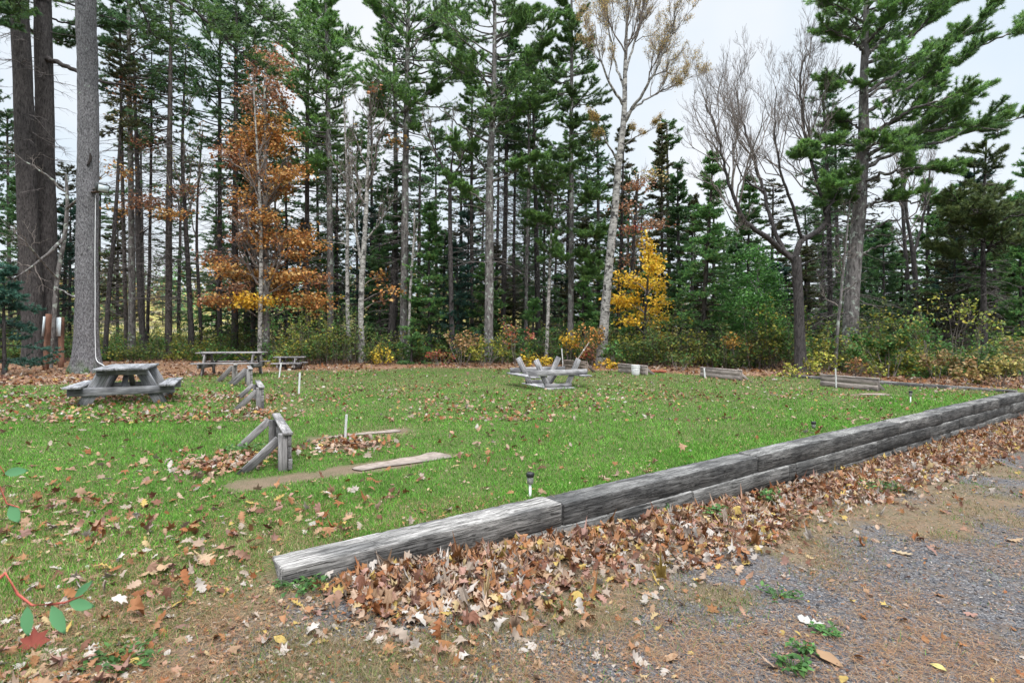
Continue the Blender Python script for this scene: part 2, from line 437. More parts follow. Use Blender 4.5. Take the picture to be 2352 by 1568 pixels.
# ================================================================== TIMBER WALL
def wp(s, n, z): return np.array([WA[0] + s * WD[0] + n * WN[0], WA[1] + s * WD[1] + n * WN[1], z])
wall = thing("timber_retaining_wall", "long low retaining wall of stacked grey weathered railway timbers between lawn and gravel", "wall", (*wp(0, 0, -0.1),))
TH, TW = 0.195, 0.275
top = [0.0, 2.34, 5.45, 7.9, 9.6, 11.5, 13.3, 15.0, 17.1]
crs = [top, [1.55, 2.9, 4.15, 6.1, 6.28, 8.7, 10.9, 12.4, 14.1, 15.9, 17.1], [5.2, 7.6, 9.3, 11.9, 13.0, 14.9, 16.3, 17.1], [10.5, 12.7, 15.4, 17.1]]
tint0 = [(1.08, 1.06, 1.04), (0.62, 0.62, 0.62), (0.78, 0.78, 0.77), (0.72, 0.72, 0.71), (0.85, 0.84, 0.83), (0.6, 0.6, 0.6), (0.75, 0.74, 0.73), (0.66, 0.66, 0.66), (0.7, 0.7, 0.7)]
for c_, br in enumerate(crs):
    for k in range(len(br) - 1):
        mb = MB(); a, b = br[k] + 0.009, br[k + 1] - 0.009
        z = -TH / 2 - c_ * (TH + 0.004) + (rng.normal(0, 0.007) if k or c_ else 0.0)
        n0 = -TW / 2 + (0 if c_ == 0 else 0.016) + rng.normal(0, 0.007)
        t = tint0[k % len(tint0)] if c_ == 0 else np.array((1, 1, 0.99)) * rng.uniform(0.5, 1.0)
        beam(mb, wp(a, n0, z), wp(b, n0 + rng.normal(0, 0.008), z + rng.normal(0, 0.004)), TW, TH, ch=0.009, col=t, seg=int((b - a) / 0.04) + 2, rough=0.0018, top_side_tint=(1.12, .70))  # upper faces coloured lighter, sides and ends darker
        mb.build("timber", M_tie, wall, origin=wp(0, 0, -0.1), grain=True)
EA, EB = np.array([12.22, 13.75]), np.array([8.9, 18.45])
edg = thing("timber_edging", "thin grey timber edging along the far side of the lawn by the bushes", "edging", (EA[0], EA[1], 0))
for k in range(3):
    a = EA + (EB - EA) * (k / 3 + 0.002); b = EA + (EB - EA) * ((k + 1) / 3 - 0.002)
    mb = MB(); beam(mb, (*a, -0.03 + .008 * k), (*b, -0.022 + .008 * k), 0.15, 0.15, ch=0.012, col=(0.8, 0.79, 0.78), seg=20, rough=0.002)
    mb.build("timber", M_tie, edg, origin=(EA[0], EA[1], 0), grain=True)

# ================================================================== HORSESHOE COURT
def backstop(name, label, c, ang, L=1.65, H=0.39, side=1, tint=(1.25, 1.25, 1.26), braces=True, mat=None):
    """board wall along local y, posts and braces on local -x; side flips it"""
    mat = mat or M_wood
    z0 = float(gz(c[0], c[1])) - 0.02
    o = thing(name, label, "backstop", (c[0], c[1], z0), "horseshoe pit backstops", ang)
    g = dict(grain=True)
    nb = 2 if H < .3 else 3; hb = H / nb
    for k in range(nb):
        mb = MB(); beam(mb, (rng.normal(0, .003), -L / 2, 0.03 + hb * (k + .5)), (rng.normal(0, .003), L / 2 + rng.normal(0, .01), 0.03 + hb * (k + .5)), 0.04, hb - 0.004, col=np.array(tint) * rng.uniform(.85, 1.1), ch=0.005, seg=6, rough=.0008)
        mb.build("board", mat, o, **g)
    for y in (-L / 2 + 0.06, L / 2 - 0.06):
        mb = MB(); beam(mb, (-side * 0.068, y, -0.15), (-side * 0.068, y, H + (0.04 if y < 0 else -0.02)), 0.09, 0.09, up=(1, 0, 0), col=np.array(tint) * 0.95, ch=0.006)
        mb.build("post", mat, o, **g)
        if braces:
            mb = MB(); beam(mb, (-side * 0.10, y + 0.07, H - 0.03), (-side * 0.52, y + 0.07, -0.03), 0.04, 0.09, col=np.array(tint) * 1.05, ch=0.005)
            mb.build("brace", mat, o, **g)
    mb = MB(); beam(mb, (-side * 0.02, -L / 2 - 0.02, H + 0.045), (-side * 0.02, L / 2 + 0.02, H + 0.045), 0.10, 0.03, col=np.array(tint) * 1.15, ch=0.004)
    if name and tint[0] > 0.9: mb.build("cap_board", mat, o, **g)
    return o
AX = math.atan2(0.45, 0.89)                       # local +y -> (-0.45, 0.89)
backstop("horseshoe_backstop", "nearest low grey board backstop with two diagonal braces beside a concrete strip", (-2.79, 6.93), AX, 1.6)
backstop("horseshoe_backstop", "second low grey backstop, behind the nearest one and right of the big grey picnic table", (-4.95, 11.2), AX, 1.5, .40)
backstop("horseshoe_backstop", "third low braced backstop back from the camera, standing behind the one with dry straw", (-6.85, 14.9), AX, 1.3, .42)
backstop("horseshoe_backstop", "farthest small braced backstop, in front of the long picnic bench", (-8.2, 16.9), AX, 1.1, .48, tint=(1.15, 1.12, 1.06))
backstop("horseshoe_backstop", "wide plain grey backstop near the timber edging at the right of the lawn", (8.72, 14.75), AX, 1.5, .285, -1, (1.6, 1.58, 1.58), mat=M_wood_tan)
backstop("horseshoe_backstop", "plain grey backstop with a white stake at its left end on the far lawn", (6.5, 17.8), AX, 1.6, .275, -1, (1.65, 1.62, 1.63), mat=M_wood_tan)
backstop("horseshoe_backstop", "small grey backstop with a white pail standing before it", (4.19, 19.9), AX, 1.5, .285, -1, (1.6, 1.58, 1.58), mat=M_wood_tan)
backstop("horseshoe_backstop", "brownish backstop behind the overturned picnic table with a pole leaning on it", (2.30, 21.0), AX, 1.5, .36, -1, (1.1, 1.0, .93), mat=M_wood_tan)

def stake(label, base, topv, w=0.035):
    b = np.array(base, float); t = np.array(topv, float)
    o = thing("stake", label, "stake", b, "white horseshoe stakes")
    mb = MB(); P = np.stack([b - np.array([0, 0, .1]), b * .4 + t * .6, t])[None]
    v, q = tubes(P, np.full((1, 3), w / 2), 10); mb.add(v, q)
    lathe(mb, [(0.0, 0), (w / 2, 0), (w / 2, .004), (0.001, .006)], t - np.array([0, 0, .003]), 10)
    mb.build("rod", M_white, o, origin=b, smooth=False)
    mb = MB(); lathe(mb, [(w * .5, 0), (w * .62, 0.005), (w * .62, .02), (w * .5, .025)], b - np.array([0, 0, .005]), 10)
    mb.build("collar", M_conc, o, origin=b)
def up_at(u, v, d): return W(u, v, d)
def gpt(u, v):
    p = G(u, v, -0.03); return np.array([p[0], p[1], float(gz(p[0], p[1]))])
b = gpt(792, 1011); stake("white metal stake in a heap of red leaves beside the nearest backstop", b, W(796, 952, b[1]), .035)
b = gpt(686, 908); stake("white stake on the straw patch right of the second backstop", b, W(689, 855, b[1] + .05), .045)
b = gpt(640, 869); stake("leaning white stake in front of the small picnic table", b, W(646, 833, b[1] + .1), .05)
b = gpt(603, 857); stake("thin leaning white stake at the right end of the long picnic bench", b, W(597, 829, b[1]), .045)
b = gpt(1921, 893); stake("white stake rising above the wide backstop near the timber edging", b, W(1919, 846, b[1]), .035)
b = gpt(1620, 869); stake("white stake at the left end of the far lawn backstop", b, W(1617, 845, b[1] + .05), .05)
b = W(1294, 836, 22.5); b[2] = float(gz(b[0], b[1])); stake("thin white stake before the bright yellow bush at the lawn edge", b, W(1290, 800, b[1]), .045)

def slab(label, p0, p1, w, z=0.012, cat="concrete strip"):
    p0, p1 = np.asarray(p0, float)[:2], np.asarray(p1, float)[:2]
    T = (p1 - p0); L = np.linalg.norm(T); T /= L; S = np.array([-T[1], T[0]])
    n = 26; ts = np.linspace(0, 1, n)
    wob = lambda k: 0.5 * w * (.5 + .6 * ts) * (np.minimum(1, np.sqrt(np.minimum(ts, 1 - ts) * 30 + .12))) * (1 + 0.7 * (vnoise(ts * L * 5, k, 1, 9) - .5))
    lft = p0 + T * (ts * L)[:, None] + S * wob(1.3)[:, None]; rgt = p0 + T * (ts * L)[:, None] - S * wob(7.7)[:, None]
    ring = np.vstack([lft, rgt[::-1]])
    zz = gz(ring[:, 0], ring[:, 1])
    c0 = (p0 + p1) / 2
    mb = MB(); k = len(ring)
    v = np.vstack([np.column_stack([ring, zz - .05]), np.column_stack([ring, zz + z])])
    i = np.arange(k); j = (i + 1) % k
    a = np.arange(n - 1); tq = np.stack([k + a, k + 2 * n - 1 - a, k + 2 * n - 2 - a, k + a + 1], 1)
    mb.add(v, [np.stack([j, i, i + k, j + k], 1), tq[:, ::-1]])
    o = mb.build("concrete_strip", M_conc, origin=(c0[0], c0[1], float(gz(*c0))))
    tag(o, label, cat, "concrete strips at the horseshoe pits")
slab("worn pale concrete strip partly under soil beside the nearest backstop", (-1.75, 6.26), (-0.80, 6.97), 0.40, .014)
slab("thin concrete strip behind the white stake with red leaves", (-2.7, 8.15), (-1.72, 8.75), 0.2, .012)
slab("small pale concrete patch on the lawn before the wide backstop", G(1975, 905)[:2], G(2046, 908)[:2] + np.array([0.1, 0.25]), 0.36, .014)

# ================================================================== PICNIC TABLES
def picnic(name, label, loc, rz, L=1.9, H=0.76, Wd=1.62, tw=0.76, sh=0.45, tint=(1, 1, 1), flip=False, mat=None, grp="wooden picnic tables", dz=0.0, lw=.15):
    """length along local y"""
    mat = mat or M_wood
    o = thing(name, label, "picnic table", (loc[0], loc[1], float(gz(loc[0], loc[1])) - .01), grp, rz)
    tint = np.array(tint)
    def mk(nm, lst):
        mb = MB()
        for p0, p1, w, h, up, tn in lst: beam(mb, p0, p1, w, h, up, .005, tint * tn, 4, .0008)
        v = mb.v
        ob_ = mb.build(nm, mat, o, grain=True)
        return ob_
    zt, bt = H - 0.02, 0.04
    nb = 5; bw = tw / nb
    parts = []
    parts.append(mk("tabletop", [((-tw / 2 + bw * (k + .5), -L / 2 + rng.normal(0, .008), zt), (-tw / 2 + bw * (k + .5), L / 2, zt), bw - .008, bt, (0, 0, 1), rng.uniform(.85, 1.15)) for k in range(nb)]))
    for sx in (-1, 1):
        xs = sx * (Wd / 2 - 0.13)
        parts.append(mk("bench_seat", [((xs + dx, -L / 2, sh - .02), (xs + dx, L / 2, sh - .02), 0.128, bt, (0, 0, 1), rng.uniform(.85, 1.15)) for dx in (-.067, .067)]))
    for sy in (-1, 1):
        y = sy * (L / 2 - 0.28)
        for sx in (-1, 1):
            foot = np.array([sx * (Wd * .36), y, 0.0]); headp = np.array([sx * (tw * .33), y, H - .045])
            parts.append(mk("leg", [(foot, headp, 0.045, lw, (sx, 0, .35), rng.uniform(.85, 1.05))]))
        parts.append(mk("cross_beam", [((-Wd / 2 + .02, y + sy * .047, sh - .115), (Wd / 2 - .02, y + sy * .047, sh - .115), 0.045, 0.145, (0, 0, 1), 1.0)]))
        parts.append(mk("top_batten", [((-tw / 2 + .02, y + sy * .046, H - .088), (tw / 2 - .02, y + sy * .046, H - .088), 0.045, 0.095, (0, 0, 1), .8)]))
        parts.append(mk("brace", [((0.0, y - sy * .05, sh - .10), (0.0, sy * .12, H - .06), 0.09, 0.04, (0, 1, .6), .9)]))
    if flip:
        o.rotation_euler = (R(180), 0, rz)
        o.location.z += H + dz
    return o
picnic("picnic_table", "big grey weathered picnic table seen end on before the tall grey trunk", (-7.42, 11.0), AX - .03, 1.62, 0.71, 1.70, .84, .40, (1.3, 1.37, 1.47), lw=.2)
picnic("picnic_table", "long picnic table with benches, side on, at the wood edge below the orange tree", (-9.55, 19.4), R(97), 2.1, 0.80, 1.5, .72, .46, (1.45, 1.42, 1.45))
picnic("picnic_table", "small low children's picnic table right of the long one at the wood edge", (-8.72, 22.3), R(93), 1.12, 0.50, 1.0, .5, .27, (1.55, 1.52, 1.56))
picnic("picnic_table", "overturned pale grey picnic table lying with its legs in the air on the lawn", (0.98, 15.55), R(22), 1.75, 0.77, 1.75, .82, .46, (1.7, 1.73, 1.8), flip=True)

# pole, pail, low heap
b = W(1322, 832, 20.6); t = W(1353, 786, 20.9)
o = thing("pole", "thin pale wooden pole leaning up against the brownish backstop", "pole", b)
mb = MB(); v, q = tubes(np.stack([b, (b + t) / 2, t])[None], np.array([[.022, .02, .02]]), 8); mb.add(v, q, (1.5, 1.45, 1.35)); mb.build("handle", M_wood_tan, o, origin=b, grain=True)
mb = MB(); v, q = tubes(np.stack([(b * .42 + t * .58), (b * .4 + t * .6), (b * .38 + t * .62)])[None], np.array([[.03, .032, .03]]), 8); mb.add(v, q); mb.build("ferrule", M_white, o, origin=b)
b = gpt(1460, 861); b[2] -= .01
o = thing("pail", "white plastic pail standing before the small grey backstop", "pail", b)
mb = MB(); lathe(mb, [(.0, 0), (.125, 0), (.13, .01), (.15, .33), (.142, .33), (.12, .02), (0.0, .02)], b, 24); pb_ = mb.build("body", M_white, o, origin=b, smooth=False)
for z in (.27, .325):
    mb = MB(); lathe(mb, [(.146, 0), (.158, .002), (.158, .014), (.148, .016)], b + np.array([0, 0, z]), 24); mb.build("rim", M_white, pb_, origin=b)
mb = MB(); an = np.linspace(0, np.pi, 12); P = np.stack([b[0] + .152 * np.cos(an), b[1] - .06 - 0.10 * np.sin(an), b[2] + .29 - .10 * np.sin(an)], 1)[None]
v, q = tubes(P, np.full((1, 12), .004), 6); mb.add(v, q); mb.build("handle", M_metal, o, origin=b)
b = gpt(1502, 856)
mb = MB(); beam(mb, b + np.array([-.5, .05, .05]), b + np.array([.42, -.05, .045]), .20, .09, ch=.02, col=(1.6, 1.0, .8), seg=8, rough=.008)
o = mb.build("plank", M_post, origin=b, grain=True); tag(o, "short reddish brown plank lying on the grass right of the white pail", "plank")

# ================================================================== SOLAR LIGHTS, SIGN POSTS
def solar(label, s, n, h, lean=0.0):
    p = wp(s, n, 0); b = np.array([p[0], p[1], float(gz(p[0], p[1]))])
    o = thing("path_light", label, "garden light", b, "small solar lights along the timber wall")
    z = h - .115
    if z > 0.01:
        mb = MB(); lathe(mb, [(.0, -.05), (.011, -.05), (.011, z), (0, z)], b, 12); mb.build("stem", M_conduit, o, origin=b)
    mb = MB(); lathe(mb, [(.012, z), (.028, z + .004), (.030, z + .03), (.030, z + .072), (.026, z + .074), (.026, z + .01), (0, z + .006)], b, 16); mb.build("lens", M_glass, o, origin=b)
    mb = MB(); lathe(mb, [(.0, z + .068), (.036, z + .07), (.038, z + .078), (.036, z + .10), (.030, z + .106), (0, z + .108)], b, 18); mb.build("cap", M_black, o, origin=b)
solar("solar path light with black cap and clear lens behind the nearest timber joint", 2.25, -0.34, 0.24)
solar("sunken solar light, only its black cap above the grass behind the timber wall", 8.05, -0.62, 0.125)
solar("far solar path light with white stem near the right end of the timber wall", 12.7, -0.9, 0.27)

def sign_post(label, ub, vb, ut, vt, pan, d, edge=False):
    b = W(ub, vb, d); b[2] = float(gz(b[0], b[1])) - .05; t = W(ut, vt, d)
    o = thing("sign_post", label, "sign post", b, "brown posts beside the big pine")
    mb = MB(); beam(mb, b, t, .15, .15, up=(0.25, 1, 0), ch=.006, seg=6, rough=.0008); mb.build("post", M_post, o, origin=b, grain=True)
    c0, c1, w = pan
    dirx = np.array([-.35, -.95, 0.]) if not edge else np.array([-.96, -.25, 0.])
    off = dirx * .11
    mb = MB(); beam(mb, W(*c0, d) + off, W(*c1, d) + off, w, .03, up=dirx, ch=.004); mb.build("sign_panel", M_panel, o, origin=b)
sign_post("leaning brown post with a pale panel edge on, left of the other brown post", 105, 848, 112, 721, ((109, 772), (113, 727), .3), 21.6, True)
sign_post("brown post with a pale grey panel facing the lawn", 140, 838, 141, 728, ((141, 772), (142, 729), .25), 23.2)

# ================================================================== TREES
GREEN_PINE = np.array([(0.030, 0.085, 0.030), (0.045, 0.125, 0.038), (0.070, 0.165, 0.050), (0.030, 0.075, 0.045), (0.105, 0.14, 0.045)])
GREEN_DARK = np.array([(0.020, 0.055, 0.026), (0.030, 0.075, 0.036), (0.040, 0.095, 0.040), (0.020, 0.050, 0.035)])
GREEN_FIR = np.array([(0.028, 0.080, 0.036), (0.040, 0.110, 0.050), (0.060, 0.150, 0.055), (0.085, 0.16, 0.06)])
GREEN_BLUE = np.array([(0.035, 0.10, 0.075), (0.05, 0.13, 0.095), (0.07, 0.165, 0.12), (0.03, 0.08, 0.055)])
OLIVE = np.array([(0.06, 0.075, 0.028), (0.085, 0.09, 0.035), (0.11, 0.10, 0.045), (0.045, 0.06, 0.025)])
ORANGE = np.array([(0.50, 0.17, 0.035), (0.58, 0.24, 0.05), (0.42, 0.13, 0.03), (0.62, 0.30, 0.08), (0.33, 0.10, 0.03)])
RUST = np.array([(0.40, 0.13, 0.06), (0.48, 0.19, 0.09), (0.50, 0.24, 0.14), (0.30, 0.09, 0.04)])
YELLOW = np.array([(0.68, 0.45, 0.04), (0.75, 0.52, 0.06), (0.60, 0.36, 0.03), (0.70, 0.40, 0.05), (0.50, 0.42, 0.06)])
YGREEN = np.array([(0.42, 0.40, 0.06), (0.30, 0.34, 0.05), (0.55, 0.48, 0.09), (0.20, 0.27, 0.05)])
LGREEN = np.array([(0.07, 0.19, 0.04), (0.10, 0.25, 0.06), (0.14, 0.30, 0.07), (0.06, 0.15, 0.035)])
UGREEN = np.array([(0.05, 0.11, 0.03), (0.075, 0.15, 0.035), (0.11, 0.17, 0.04), (0.16, 0.17, 0.04), (0.035, 0.075, 0.025)])
PALEY = np.array([(0.42, 0.34, 0.12), (0.36, 0.25, 0.10), (0.30, 0.26, 0.10), (0.45, 0.28, 0.12)])
PINKR = np.array([(0.48, 0.14, 0.08), (0.52, 0.22, 0.15), (0.45, 0.28, 0.10), (0.38, 0.07, 0.06)])
RED = np.array([(0.50, 0.05, 0.05), (0.42, 0.06, 0.05), (0.55, 0.12, 0.08)])

GREEN_PINE = GREEN_PINE * np.array([3.0, 2.15, 1.7]); GREEN_DARK = GREEN_DARK * np.array([2.9, 2.4, 1.8]); GREEN_FIR = GREEN_FIR * np.array([2.3, 2.0, 1.5])
ORANGE = ORANGE * np.array([.92, 1.2, 1.7]); RUST = RUST * np.array([.85, 1.1, 1.2]); YELLOW = YELLOW * np.array([1.05, 1.05, 1.0]); UGREEN = UGREEN * .95
GREEN_PINE, ORANGE, YELLOW, UGREEN = GREEN_PINE[:4], ORANGE[:4], YELLOW[:4], UGREEN[:4]
def nrm(a): return a / (np.linalg.norm(a, axis=-1, keepdims=True) + 1e-9)
def pick(pal, n, jit=0.3):
    c = pal[rng.integers(0, len(pal), n)]
    return np.clip(c * (1 + rng.uniform(-jit, jit, (n, 1))), 0.004, 0.9)
def needles(mb, P, D, n, ln, wd, spread, col, fwd=0.75):
    """tufts of thin triangles at P pointing along D"""
    M = len(P)
    if M == 0: return
    q = nrm(D[:, None, :] * fwd + rng.normal(0, spread, (M, n, 3)))
    L = ln * rng.uniform(.7, 1.15, (M, n, 1))
    side = nrm(np.cross(q, rng.normal(0, 1, (M, n, 3)))) * wd * .5
    base = np.repeat(P[:, None, :], n, 1) - q * 0.012
    V = np.stack([base - side, base + side, base + q * L], 2).reshape(-1, 3)
    c = np.repeat(col, n * 3, 0) * np.repeat(rng.uniform(.8, 1.2, (M * n, 1)), 3, 0)
    mb.add(V, np.arange(M * n * 3).reshape(-1, 3), c)
def leaves(mb, P, size, col, flat=0.55, droop=0.3, asp=0.62, Nn=None):
    """small folded leaves (two tilted halves) with a pointed tip"""
    M = len(P)
    if M == 0: return
    size = np.broadcast_to(np.asarray(size, float), (M,))[:, None]
    ax = rng.normal(0, 1, (M, 3)); ax[:, 2] = ax[:, 2] * (1 - flat) - droop; ax = nrm(ax)
    up = rng.normal(0, 1, (M, 3)) * (1 - flat) + np.array([0, 0, 1.0]) * flat * 1.6
    sd = nrm(np.cross(up, ax)); nm = np.cross(ax, sd)
    w = size * asp * .5
    b = P; t = P + ax * size; md = P + ax * size * .45
    l = md + sd * w + nm * size * .12; r = md - sd * w + nm * size * .12
    V = np.stack([b, r, t, l], 1).reshape(-1, 3)
    i = np.arange(M) * 4
    f = np.concatenate([np.stack([i, i + 1, i + 2], 1), np.stack([i, i + 2, i + 3], 1)])
    mb.add(V, f, np.repeat(col, 4, 0))

def arms(base, az, pitch, L, curve, K=6, jit=0.04):
    t = np.linspace(0, 1, K)[None, :]
    L_ = L[:, None]
    h = L_ * t * np.cos(pitch)[:, None]
    z = L_ * (np.sin(pitch)[:, None] * t + curve[:, None] * t * t)
    wob = np.cumsum(rng.normal(0, 1, (len(L), K)), 1) * L_ * jit * (t > 0)
    x = np.cos(az)[:, None] * h - np.sin(az)[:, None] * wob
    y = np.sin(az)[:, None] * h + np.cos(az)[:, None] * wob
    return base[:, None, :] + np.stack([x, y, z + np.roll(wob, 1, 1) * .4 * (t > 0)], -1)
def at(P, t):
    """points along polylines P (N,K,3) at parameter t (N,m)"""
    K = P.shape[1]; x = np.clip(t, 0, .999) * (K - 1); i = x.astype(int); f = (x - i)[..., None]
    n = np.arange(len(P))[:, None]
    return P[n, i] * (1 - f) + P[n, i + 1] * f, nrm(P[n, i + 1] - P[n, i])

def make_trunk(pts, d, flare=1.5, step=0.35, base_z=None):
    """pts: (u, v, width px) from the ground up at depth d (or (u,v,w,d))"""
    P, Rr = [], []
    for q in pts:
        dd = q[3] if len(q) > 3 else d
        P.append(W(q[0], q[1], dd)); Rr.append(q[2] * .5 / F * dd / math.sqrt(1 + ((q[0] - U0) / F) ** 2))
    P = np.array(P); Rr = np.array(Rr)
    zg = float(gz(P[0, 0], P[0, 1])) - 0.12
    if P[0, 2] > zg: P = np.vstack([[P[0, 0] + (P[0, 0] - P[1, 0]) * .02, P[0, 1], zg], P]); Rr = np.r_[Rr[0], Rr]
    else: P[0, 2] = zg
    q, r = polyline(P, Rr, step)
    hgt = q[:, 2] - zg
    r = r * (1 + (flare - 1) * np.exp(-hgt / (r[0] * 1.6 + .12)))
    q[1:, :2] += np.cumsum(rng.normal(0, .007, (len(q) - 1, 2)), 0) * 0.6
    return q, r, zg
def trunk_mesh(mb, q, r, sides=10, furrow=0.05):
    v, f = tubes(q[None], r[None], sides)
    v = v.reshape(len(q), sides, 3)
    ctr = q[:, None, :]
    k = 1 + furrow * (vnoise(np.arange(sides)[None, :] * 1.7 + q[:, 2:3] * .4, q[:, 2:3] * 1.1, 1.0, 5) - .5) * 2
    an = np.arange(sides) * 2 * np.pi / sides
    root = np.exp(-(q[:, 2:3] - q[0, 2]) / (r[0] * 1.2)) * .22 * np.cos(an * 5 + q[0, 0])[None]
    v = ctr + (v - ctr) * (k + root)[..., None]
    mb.add(v.reshape(-1, 3), f)

def trunk_at(q, z):
    i = np.clip(np.searchsorted(q[:, 2], z) - 1, 0, len(q) - 2)
    f = ((z - q[i, 2]) / (q[i + 1, 2] - q[i, 2] + 1e-9))[:, None]
    return q[i] * (1 - f) + q[i + 1] * f

STYLE = dict(
    pine=dict(whorl=0.52, per=5, pit=(-0.08, 0.75), curve=0.16, ntw=13, twl=0.44, tpt=13, nn=12, ln=0.155, wd=0.0185, spread=0.55, t0=.30, droop=.10),
    fir=dict(whorl=0.34, per=6, pit=(-0.18, 0.5), curve=0.05, ntw=12, twl=0.33, tpt=7, nn=8, ln=0.13, wd=0.028, spread=0.40, t0=.08, droop=-.04),
    spruce=dict(whorl=0.45, per=5, pit=(-0.32, 0.45), curve=0.12, ntw=10, twl=0.34, tpt=6, nn=8, ln=0.15, wd=0.03, spread=0.42, t0=.15, droop=-.12),
)
def conifer(name, label, pts, d, crown, spread_px, style="pine", pal=GREEN_PINE, bark=None, group=None, dens=1.0,
            dead=(None, 0), limbs=(), flare=1.4, shape="pine", sides=10, cat="pine tree", lop=0.0, part_name="needles", extra=None):
    """crown: (v_bottom, v_top); spread_px: half width of the crown at its widest; dead: (v_bottom, count);
    limbs: explicit [(list of (u,v,dd)), width px, plume size]"""
    st = STYLE[style]
    q, r, zg = make_trunk(pts, d, flare)
    base = np.array([q[0, 0], q[0, 1], zg + .12])
    o = thing(name, label, cat, base, group)
    tm = MB(); trunk_mesh(tm, q, r, sides)
    fm = MB()
    zof = lambda v: CZ - (v - V0) / F * d
    PT, DT = [], []
    def plumes(B, br, rmax, ntw, twl, tpt, t0=None):
        """twigs and tufts along branch polylines B with lengths br"""
        n = len(B)
        if n == 0: return
        t = (st["t0"] if t0 is None else t0) + (1 - (st["t0"] if t0 is None else t0)) * rng.random((n, ntw)) ** .75
        p, dr = at(B, t)
        hd = np.arctan2(dr[..., 1], dr[..., 0]) + np.where(rng.random((n, ntw)) < .5, 1, -1) * rng.uniform(.35, 1.15, (n, ntw))
        L = np.maximum(.16, br[:, None] * twl * (1.15 - t) + .18) * rng.uniform(.6, 1.3, (n, ntw))
        tw = arms(p.reshape(-1, 3), hd.ravel(), (dr[..., 2] * .7 + rng.normal(st["droop"], .2, (n, ntw))).ravel(), L.ravel(), np.full(n * ntw, .12), 3, .06)
        v, f = tubes(tw, np.tile(np.array([[.011, .008, .003]]), (len(tw), 1)) * (1 + .25 * L.ravel()[:, None]), 3); tm.add(v, f, (.8, .75, .7))
        tt = rng.uniform(.15, 1.05, (len(tw), tpt)); tt = np.minimum(tt, 1)
        p2, d2 = at(tw, tt)
        PT.append(p2.reshape(-1, 3)); DT.append(nrm(d2 + np.array([0, 0, .25 if style == "pine" else .02])).reshape(-1, 3))
        t3 = rng.uniform(.55, 1, (n, 4)); p3, d3 = at(B, t3)
        PT.append(p3.reshape(-1, 3)); DT.append(d3.reshape(-1, 3))
    if crown:
        z0, z1 = zof(crown[0]), zof(crown[1])
        sp = spread_px / F * d * (1.22 if style == 'pine' else 1.08)
        nw = max(3, int((z1 - z0) / st["whorl"]))
        zz = np.repeat(np.linspace(z0, z1 - .15, nw), st["per"])
        zz = zz + rng.normal(0, st["whorl"] * .5, len(zz)); zz = np.clip(zz, z0, z1 - .05)
        keep = rng.random(len(zz)) < .92; zz = zz[keep]
        n = len(zz); h = (zz - z0) / (z1 - z0)
        if shape == "pine": prof = (0.55 + .45 * np.sin(np.pi * np.clip(h * 1.15 + .05, 0, 1)) ** .8) * (1 - h ** 3) + .05
        elif shape == "cone": prof = (1 - h) ** .85 * (0.85 + .15 * (h > .08)) + .03
        else: prof = np.clip(1.05 - h, 0, 1) ** .5 * .8 + .12
        az = rng.uniform(0, 2 * np.pi, n)
        L = sp * prof * rng.uniform(.4, 1.25, n) * (1 + lop * np.cos(az))
        pit = st["pit"][0] + (st["pit"][1] - st["pit"][0]) * h ** 1.3 + rng.normal(0, .1, n)
        B = arms(trunk_at(q, zz), az, pit, L, np.full(n, st["curve"]) + rng.normal(0, .05, n), 6)
        rb = np.interp(zz, q[:, 2], r)
        v, f = tubes(B, np.minimum(rb * .45, .012 + .012 * L)[:, None] * np.array([[1, .85, .7, .55, .4, .2]]), 5); tm.add(v, f, (.85, .82, .8))
        plumes(B, L, sp, max(3, int(st["ntw"] * dens)), st["twl"], st["tpt"])
    for lp, wpx, pl in limbs:
        pp = np.array([W(a[0], a[1], a[2] if len(a) > 2 else d) for a in lp])
        rr = np.linspace(wpx * .5 / F * d, .015, len(pp))
        c_, r_ = polyline(pp, rr, .35)
        K = 24
        idx = np.linspace(0, len(c_) - 1, K); cc = np.stack([np.interp(idx, np.arange(len(c_)), c_[:, k]) for k in range(3)], 1)
        cc[1:-1] += rng.normal(0, .035, (K - 2, 3))
        v, f = tubes(cc[None], np.interp(idx, np.arange(len(c_)), r_)[None], 7); tm.add(v, f, (.9, .87, .85))
        if pl > 0:
            Ltot = np.linalg.norm(np.diff(cc, axis=0), axis=1).sum()
            ns = max(6, int(Ltot * 4.6))
            t = rng.uniform(.22, 1, (1, ns)); p, dr = at(cc[None], t); p, dr = p[0], dr[0]
            hd = np.arctan2(dr[:, 1], dr[:, 0]) + np.where(rng.random(ns) < .5, 1, -1) * rng.uniform(.3, 1.2, ns)
            L = pl * rng.uniform(.5, 1.2, ns) * (1.15 - .5 * t[0])
            B = arms(p, hd, dr[:, 2] * .6 + rng.normal(.12, .22, ns), L, np.full(ns, .18), 6)
            v, f = tubes(B, np.tile(np.linspace(.022, .006, 6), (ns, 1)), 4); tm.add(v, f, (.8, .75, .7))
            plumes(B, L, pl, int(7 * dens) + 2, .42, st["tpt"], .12)
    if dead[1]:
        z0d = zof(dead[0]); z1d = zof(crown[0]) + .3 if crown else zof(0)
        n = int(dead[1] * 1.5); zz = rng.uniform(z0d, max(z1d, z0d + .5), n)
        az = rng.uniform(0, 2 * np.pi, n); L = rng.uniform(.5, 1.7, n) * min(1.3, max(.7, spread_px / F * d / 1.6))
        B = arms(trunk_at(q, zz), az, rng.normal(-.08, .2, n), L, rng.normal(-.12, .12, n), 6, .07)
        dm = MB()
        v, f = tubes(B, (.009 + .006 * L)[:, None] * np.array([[1, .8, .65, .5, .35, .2]]), 4); dm.add(v, f)
        nt_ = 6; t = rng.uniform(.25, 1, (n, nt_)); p, dr = at(B, t)
        hd = np.arctan2(dr[..., 1], dr[..., 0]) + rng.choice([-1, 1], (n, nt_)) * rng.uniform(.3, 1.1, (n, nt_))
